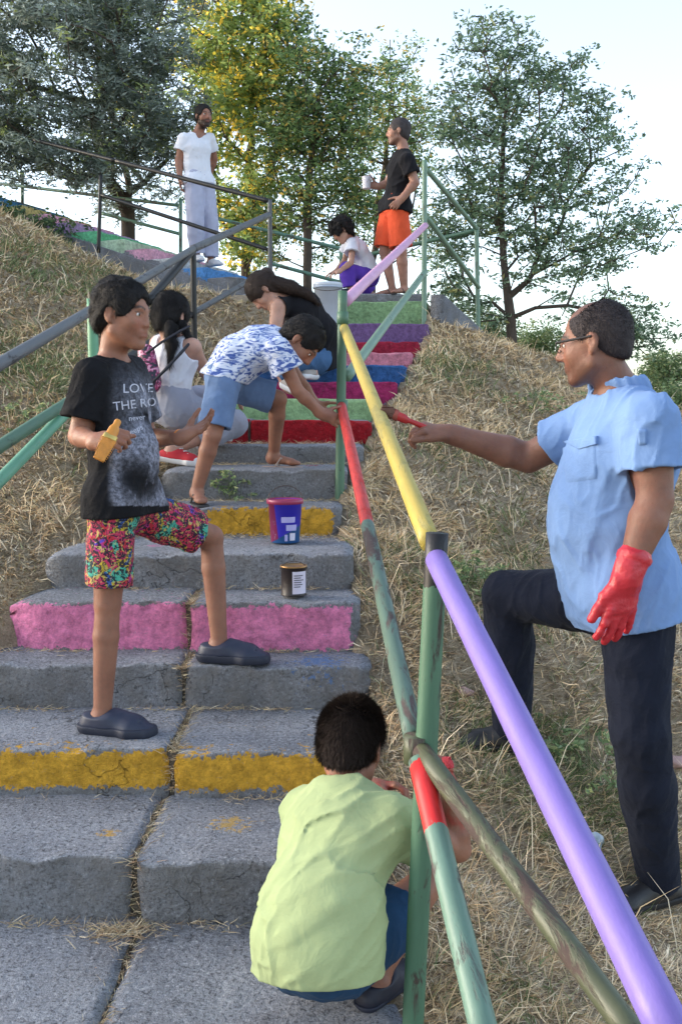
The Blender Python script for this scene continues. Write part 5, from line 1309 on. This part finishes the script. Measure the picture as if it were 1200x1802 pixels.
# ---- 7. man in orange shorts
LZ = 2.385
J = mk(head=(701, 232, 9.45), neck=(710, 266, 9.45), chest=(706, 298, 9.45), waist=(700, 335, 9.45), pelvis=(696, 366, 9.45),
       shL=(717, 282, 9.28), shR=(700, 280, 9.64), elL=(730, 322, 9.26), wrL=(708, 348, 9.22), elR=(682, 324, 9.74), wrR=(664, 328, 9.72),
       hipL=(700, 374, 9.37), hipR=(688, 374, 9.55), knL=(706, 444, 9.36), knR=(677, 444, 9.56),
       anL=atz(711, 9.42, LZ+.078), anR=atz(690, 9.52, LZ+.078), ftL=A3(-.7, -.6, 0), ftR=A3(-.9, -.3, 0))
J['M'] = basis((-.98, .12, .02)); J['hs'] = 1.0; J['front'] = nrm([-1, .1, 0])
J['hdL'] = (A3(-.6, -.1, -.6), A3(0, .9, 0), A3(-.7, 0, .6), dict(curl=(.5, .6, .4))); J['hdR'] = (A3(-.9, 0, .15), A3(0, -1, 0), A3(0, 0, 1), dict(curl=(.7, .9, .6)))
s = .98; t = person('man in black T-shirt and orange shorts on the top landing holding a white cup', J, atz(700, 9.45, LZ))
SK_F = (.36, .20, .145)
build_body(J, t, s, 1.05, .007, skincol(J, SK_F, beard=(.06, .04, .035, .6))); hair(J, t, HAIR_GREY, .006, off=.006, hairline=.02, low=-.07, strands=1500, slen=.01, seed=7)
top(J, t, cloth('black_cotton', (.011, .011, .014), .9, .2), .007, s, 1.04, inf=.016, sleeve=.62, hem=.05, hips=.128, flare=1.22, sl_inf=.02, neckr=.064, wr=folds(0.0100, 12, (.4, .2, .8), 61))
bottom(J, t, cloth('orange_cotton', (.66, .09, .035), .8, .12, 300, .5), .007, s, 1.08, inf=.018, length=.88, legw=1.9, name='shorts', wr=folds(0.0120, 12, (.2, .2, 1), 19))
flipflop(J['anL'], J['ftL'], 1.0, FF, t, .006); flipflop(J['anR'], J['ftR'], 1.0, FF, t, .006)
cp = at(645, 322, 9.70); S = Field(); S.cone(cp-A3(0, 0, .055), cp+A3(0, 0, .06), .036, .046, .004, capa=True, capb=True); S.cone(cp-A3(0, 0, .04), cp+A3(0, 0, .08), .031, .043, .003, op='s', capa=True)
S2 = empty('cup', tuple(cp-A3(0, 0, .055))); tag(S2, 'white cup in the raised hand of the man in the black T-shirt', 'cup'); put('cup_body', S, [cp], .005, plain('white_plastic', (.70, .66, .72), .4), S2, .1)

# ---- 8. man in white
EZ = 2.53+.113*3+.004
J = mk(head=(359, 205, 10.74), neck=(347, 238, 10.78), chest=(345, 262, 10.78), waist=(347, 295, 10.78), pelvis=(350, 320, 10.78),
       shR=(324, 245, 10.70), shL=(369, 245, 10.88), elR=(315, 282, 10.72), wrR=(317, 312, 10.68), elL=(377, 280, 11.02), wrL=(368, 308, 11.08),
       hipR=(341, 328, 10.72), hipL=(361, 328, 10.84), knR=(344, 393, 10.66), knL=(370, 394, 10.80),
       anR=atz(347, 10.72, EZ+.078), anL=atz(371, 10.80, EZ-.03+.078), ftR=A3(.4, -.9, 0), ftL=A3(.7, -.7, 0))
J['M'] = basis((.55, -.83, -.02)); J['hs'] = 1.0; J['front'] = nrm([.5, -.85, 0])
J['hdR'] = (A3(.05, 0, -1), A3(.9, 0, 0), A3(.2, -.9, 0), dict(curl=(.3, .3, .3))); J['hdL'] = (A3(-.5, 0, -.6), A3(0, 1, 0), A3(0, 0, 1), {})
s = 1.0; t = person('bearded man in a white T-shirt and light grey trousers standing on the upper steps', J, atz(355, 10.76, EZ))
build_body(J, t, s, 1.05, .007, skincol(J, SK_MAN, beard=(.03, .018, .015, .95))); eyes(J, t); hair(J, t, HAIR_BLACK, .006, off=.012, hairline=.03, low=-.06, strands=1500, slen=.02, seed=9)
top(J, t, cloth('bright_white_cotton', (.72, .73, .80), .85, .04), .007, s, 1.0, inf=.014, sleeve=.55, hem=.03, hips=.112, flare=1.12, sl_inf=.02, neckr=.066, vneck=.05, wr=folds(0.0100, 12, (.4, .2, .8), 71))
bottom(J, t, cloth('light_grey_cotton', (.42, .43, .55), .88, .08, 300, .6), .007, s, 1.05, inf=.016, length=1.93, legw=1.9, name='trousers', wr=folds(0.0120, 12, (.2, .2, 1), 29))
shoe(J['anR'], J['ftR'], 1.0, WS, WS, t, .006); shoe(J['anL'], J['ftL'], 1.0, WS, WS, t, .006)

# ---- 9. child in white shirt, purple trousers
J = mk(head=(601, 406, 9.50), neck=(618, 424, 9.58), chest=(629, 440, 9.62), waist=(642, 460, 9.66), pelvis=(652, 482, 9.68),
       shL=(620, 430, 9.48), shR=(614, 428, 9.74), elL=(618, 462, 9.40), wrL=(596, 478, 9.24), elR=(606, 460, 9.80), wrR=(590, 478, 9.70),
       hipL=(652, 490, 9.60), hipR=(650, 488, 9.76), knL=(610, 474, 9.44), knR=(622, 484, 9.80),
       anL=atz(616, 9.44, LZ+.06), anR=atz(655, 9.86, LZ+.06), ftL=A3(-1, -.3, 0), ftR=A3(-.8, .1, 0))
J['M'] = basis((-.70, -.10, -.55)); J['hs'] = .88; J['front'] = nrm([-.9, 0, -.3])
J['hdL'] = (A3(-.8, -.2, -.3), A3(0, 0, -1), A3(0, -.9, 0), dict(curl=(.5, .6, .5))); J['hdR'] = (A3(-.8, -.2, -.3), A3(0, 0, -1), A3(0, .9, 0), {})
s = .72; t = person('curly haired child in white shirt and purple trousers crouching on the top landing', J, atz(640, 9.6, LZ))
build_body(J, t, s, .95, .007, skincol(J, SK_LT)); hair(J, t, HAIR_BLACK, .006, off=.036, hairline=-.02, low=-.10, strands=5000, slen=.03, seed=10, disp=.014)
top(J, t, WH, .007, s, 1.0, inf=.03, sleeve=.5, hem=.0, flare=1.15, sl_inf=.04, neckr=.06, wr=folds(0.0100, 14, (.4, .2, .8), 81))
bottom(J, t, cloth('purple_cotton', (.10, .045, .36), .8, .2), .007, s, 1.05, inf=.025, length=1.9, legw=1.5, name='trousers', wr=folds(0.0080, 14, (.2, .2, 1), 39))
shoe(J['anL'], J['ftL'], .75, SD, CLOGS, t, .006); shoe(J['anR'], J['ftR'], .75, SD, CLOGS, t, .006)

# ------------------------------------------------------------------ small things
def lathe(name, prof, mat, parent, c, n=36, sq=None):
    an = np.arange(n)/n*2*math.pi; V = []; F = []
    for r, z in prof: V.append(np.stack([c[0]+np.cos(an)*r, c[1]+np.sin(an)*r, np.full(n, c[2]+z)], 1))
    for i in range(len(prof)-1):
        for j in range(n): F.append([i*n+j, i*n+(j+1) % n, (i+1)*n+(j+1) % n, (i+1)*n+j])
    F.append(list(range(n))[::-1]); F.append(list(range((len(prof)-1)*n, len(prof)*n)))
    return mesh_np(name, np.vstack(V), F, mat, parent)
def curved(name, c, r0, r1, z0, z1, a0, a1, mat, parent, off=.0012, n=14):
    V = []
    for i in range(n+1):
        a = a0+(a1-a0)*i/n
        for r, z in ((r0, z0), (r1, z1)): V.append([c[0]+math.cos(a)*(r+off), c[1]+math.sin(a)*(r+off), c[2]+z])
    F = [[2*i, 2*i+2, 2*i+3, 2*i+1] for i in range(n)]; return mesh_np(name, V, F, mat, parent)
# violet blue bucket
c = atz(502, 4.02, .757); t = empty('paint_bucket', tuple(c)); tag(t, 'violet and blue plastic paint bucket standing before the gold banded riser', 'bucket')
RED_R = plain('dark_red_plastic', (.30, .03, .09), .4); m, nt, b = newmat('violet_bucket_print'); v = objco(nt)
tc = N(nt, 'ShaderNodeTexCoord'); sx = N(nt, 'ShaderNodeSeparateXYZ'); nt.links.new(tc.outputs['Object'], sx.inputs[0])
base_ = mix(nt, ramp(nt, sx.outputs[0], [(.0, 1), (.001, 1)]), (.30, .02, .10), (.05, .035, .50))
side_ = math_(nt, 'GREATER_THAN', math_(nt, 'ADD', sx.outputs[0], math_(nt, 'MULTIPLY', sx.outputs[2], .12)), -.022)
base_ = mix(nt, side_, (.22, .02, .09), (.045, .035, .52))
base_ = mix(nt, math_(nt, 'LESS_THAN', math_(nt, 'SUBTRACT', sx.outputs[2], math_(nt, 'MULTIPLY', sx.outputs[0], .6)), .035), base_, (.02, .09, .25))
nt.links.new(mix(nt, ramp(nt, noise(nt, 40, 4, .7, v), [(.62, 0), (.66, .5)]), base_, (.30, .28, .40)), b.inputs['Base Color']); b.inputs['Roughness'].default_value = .35
lathe('pail', [(.056, 0), (.058, .003), (.068, .160), (.072, .160), (.073, .172), (.069, .174), (.064, .168), (.063, .12)], m, t, c)
lathe('rim', [(.069, .157), (.0745, .158), (.0745, .175), (.070, .177), (.068, .172)], RED_R, t, c)
LB = plain('pale_label_print', (.42, .40, .72), .4); WP = plain('white_label_print', (.66, .62, .74), .4)
curved('label', c, .0625, .065, .085, .108, -1.75, -.85, LB, t); curved('label', c, .060, .0625, .052, .076, -1.45, -.70, LB, t); curved('label', c, .058, .060, .012, .042, -1.20, -.80, WP, t); curved('label', c, .058, .060, .010, .036, -1.55, -1.35, LB, t)
WR = plain('steel_wire', (.12, .10, .09), .4, metal=.8)
pts = [c+A3(math.cos(a_)*.072, .03+.012*math.sin(a_), .165+.062*math.sin(a_)) for a_ in np.linspace(0, math.pi, 14)]; strand('handle', pts, .0022, WR, t, .0022)
# brown can
c = atz(517, 3.53, .628); t = empty('paint_can', tuple(c)); tag(t, 'dark brown paint can with a white label on the step above the pink riser', 'can')
lathe('can_body', [(.045, 0), (.047, .002), (.045, .005), (.045, .100), (.0475, .102), (.0475, .107), (.043, .107), (.042, .095), (.041, .06)], plain('brown_tin', (.020, .013, .013), .45, bmp=.2), t, c)
lathe('rim', [(.0475, .1015), (.049, .104), (.0475, .1085), (.044, .109), (.0425, .105)], plain('gold_rim', (.35, .20, .08), .35, metal=.7), t, c)
curved('label', c, .045, .045,   .010, .090, -1.62, -.32, WP, t); INKD = plain('label_ink', (.10, .10, .13), .6)
for k, (z_, a_) in enumerate(((.074, -.75), (.066, -.95), (.058, -.70), (.050, -.9), (.042, -.8), (.034, -.98))): curved('print_line', c, .045, .045, z_, z_+.0035, -1.5, a_, INKD, t, .002, 8)
strand('handle', [c+A3(math.cos(a_)*.05, .012, .085+.035*math.sin(a_)) for a_ in np.linspace(0, math.pi, 10)], .0018, WR, t, .002)
# white pail on the purple tread
c = atz(577, 8.85, 2.047); t = empty('bucket', tuple(c)); tag(t, 'translucent white plastic pail standing behind the green post near the landing', 'bucket')
WPL = plain('milky_plastic', (.58, .62, .68), .35, bmp=.1)
lathe('pail', [(.10, 0), (.103, .004), (.120, .34), (.126, .34), (.127, .37), (.12, .375), (.114, .36), (.112, .3)], WPL, t, c); lathe('rim', [(.120, .325), (.131, .327), (.132, .342), (.123, .344)], plain('pale_rim', (.40, .46, .55), .4), t, c)
strand('handle', [c+A3(math.cos(a_)*.128, -.02-.10*math.sin(a_), .345-.05*math.sin(a_)) for a_ in np.linspace(0, math.pi, 10)], .003, WR, t, .003)
# litter and stones on the bank
def stone(X, y, r, col, label, name='stone', cat='stone', sq=(1, .8, .6)):
    p = atz(X, y, gz(X, y)); p[2] = gz(X, y)+r*.25; S = Field(); S.ell(p, A3(*sq)*r); S.disp = lambda P: .25*r*fnoise(P, 1.2/r, 2)
    tag(put(name, S, [p], max(.004, r/8), col, None, r*1.4), label, cat)
RB = plain('reddish_rubble', (.40, .26, .23), .9, bmp=.6, bscale=90); GS = plain('grey_rubble', (.42, .40, .38), .9, bmp=.6, bscale=90)
stone(820, 3.35, .028, RB, 'small pinkish piece of rubble in the grass just right of the green post'); stone(954, 3.06, .026, RB, 'small pink stone in the grass between the feet of the man in blue')
stone(1185, 3.35, .05, RB, 'reddish stone in the dry grass at the right edge behind the man'); stone(1150, 3.9, .05, GS, 'grey stone half hidden behind the man near the right edge')



p = atz(1027, 2.75, 0); p[2] = gz(1027, 2.75)+.02; S = Field(); S.ell(p, A3(.045, .035, .022)); S.ell(p+A3(.03, .02, .01), A3(.03, .02, .02)); S.disp = lambda P: .012*np.abs(fnoise(P, 45, 3))-.004
tag(put('plastic_scrap', S, [p], .004, plain('pale_blue_plastic', (.42, .50, .58), .3, bmp=.5), None, .08), 'crumpled pale plastic wrapper lying in the grass between the man and the violet rail', 'litter')
# weeds
def weed(X, y, z, n, hh, label, sp=.05, cols=BS):
    r_ = np.random.default_rng(int(X)); c = atz(X, y, z); t = empty('weed', tuple(c)); tag(t, label, 'plant')
    P = c+r_.normal(0, sp, (n, 3))*A3(1, 1, 0)+A3(0, 0, 1)*(r_.random((n, 1))*hh)
    V, F, C = leaves(P, .02, 10, .028, .011, cols, [.3, .3, .2, .2], r_); mesh_np('foliage', V, F, LEAF, t, col=C, smooth=False)
    Vb, Fb, Cb = blades(np.tile(c, (18, 1))+r_.normal(0, sp*.5, (18, 3))*A3(1, 1, 0), np.full(18, hh*1.1), np.full(18, .003), r_.random(18)*6.28, .5*r_.random(18), r_.normal(.2, .2, 18), np.tile([.10, .13, .06], (18, 1)), r_)
    tag(mesh_np('stem', Vb, Fb, STRAW, t, col=Cb, smooth=False), kind='stuff')
weed(412, 4.58, .88, 26, .13, 'dark weed growing from the step beside the bending boy', .045)
weed(1000, 3.15, gz(1000, 3.15), 60, .10, 'green weed patch in the dry grass behind the raised knee of the man', .14); weed(820, 3.9, gz(820, 3.9), 50, .10, 'green weed patch just above the dark post top', .12)
weed(95, 5.2, gz(95, 5.2), 50, .14, 'green weeds on the bank left of the bright green post', .16); weed(940, 6.9, gz(940, 6.9), 40, .16, 'small green weed tuft near the grass crest by the big tree', .12)
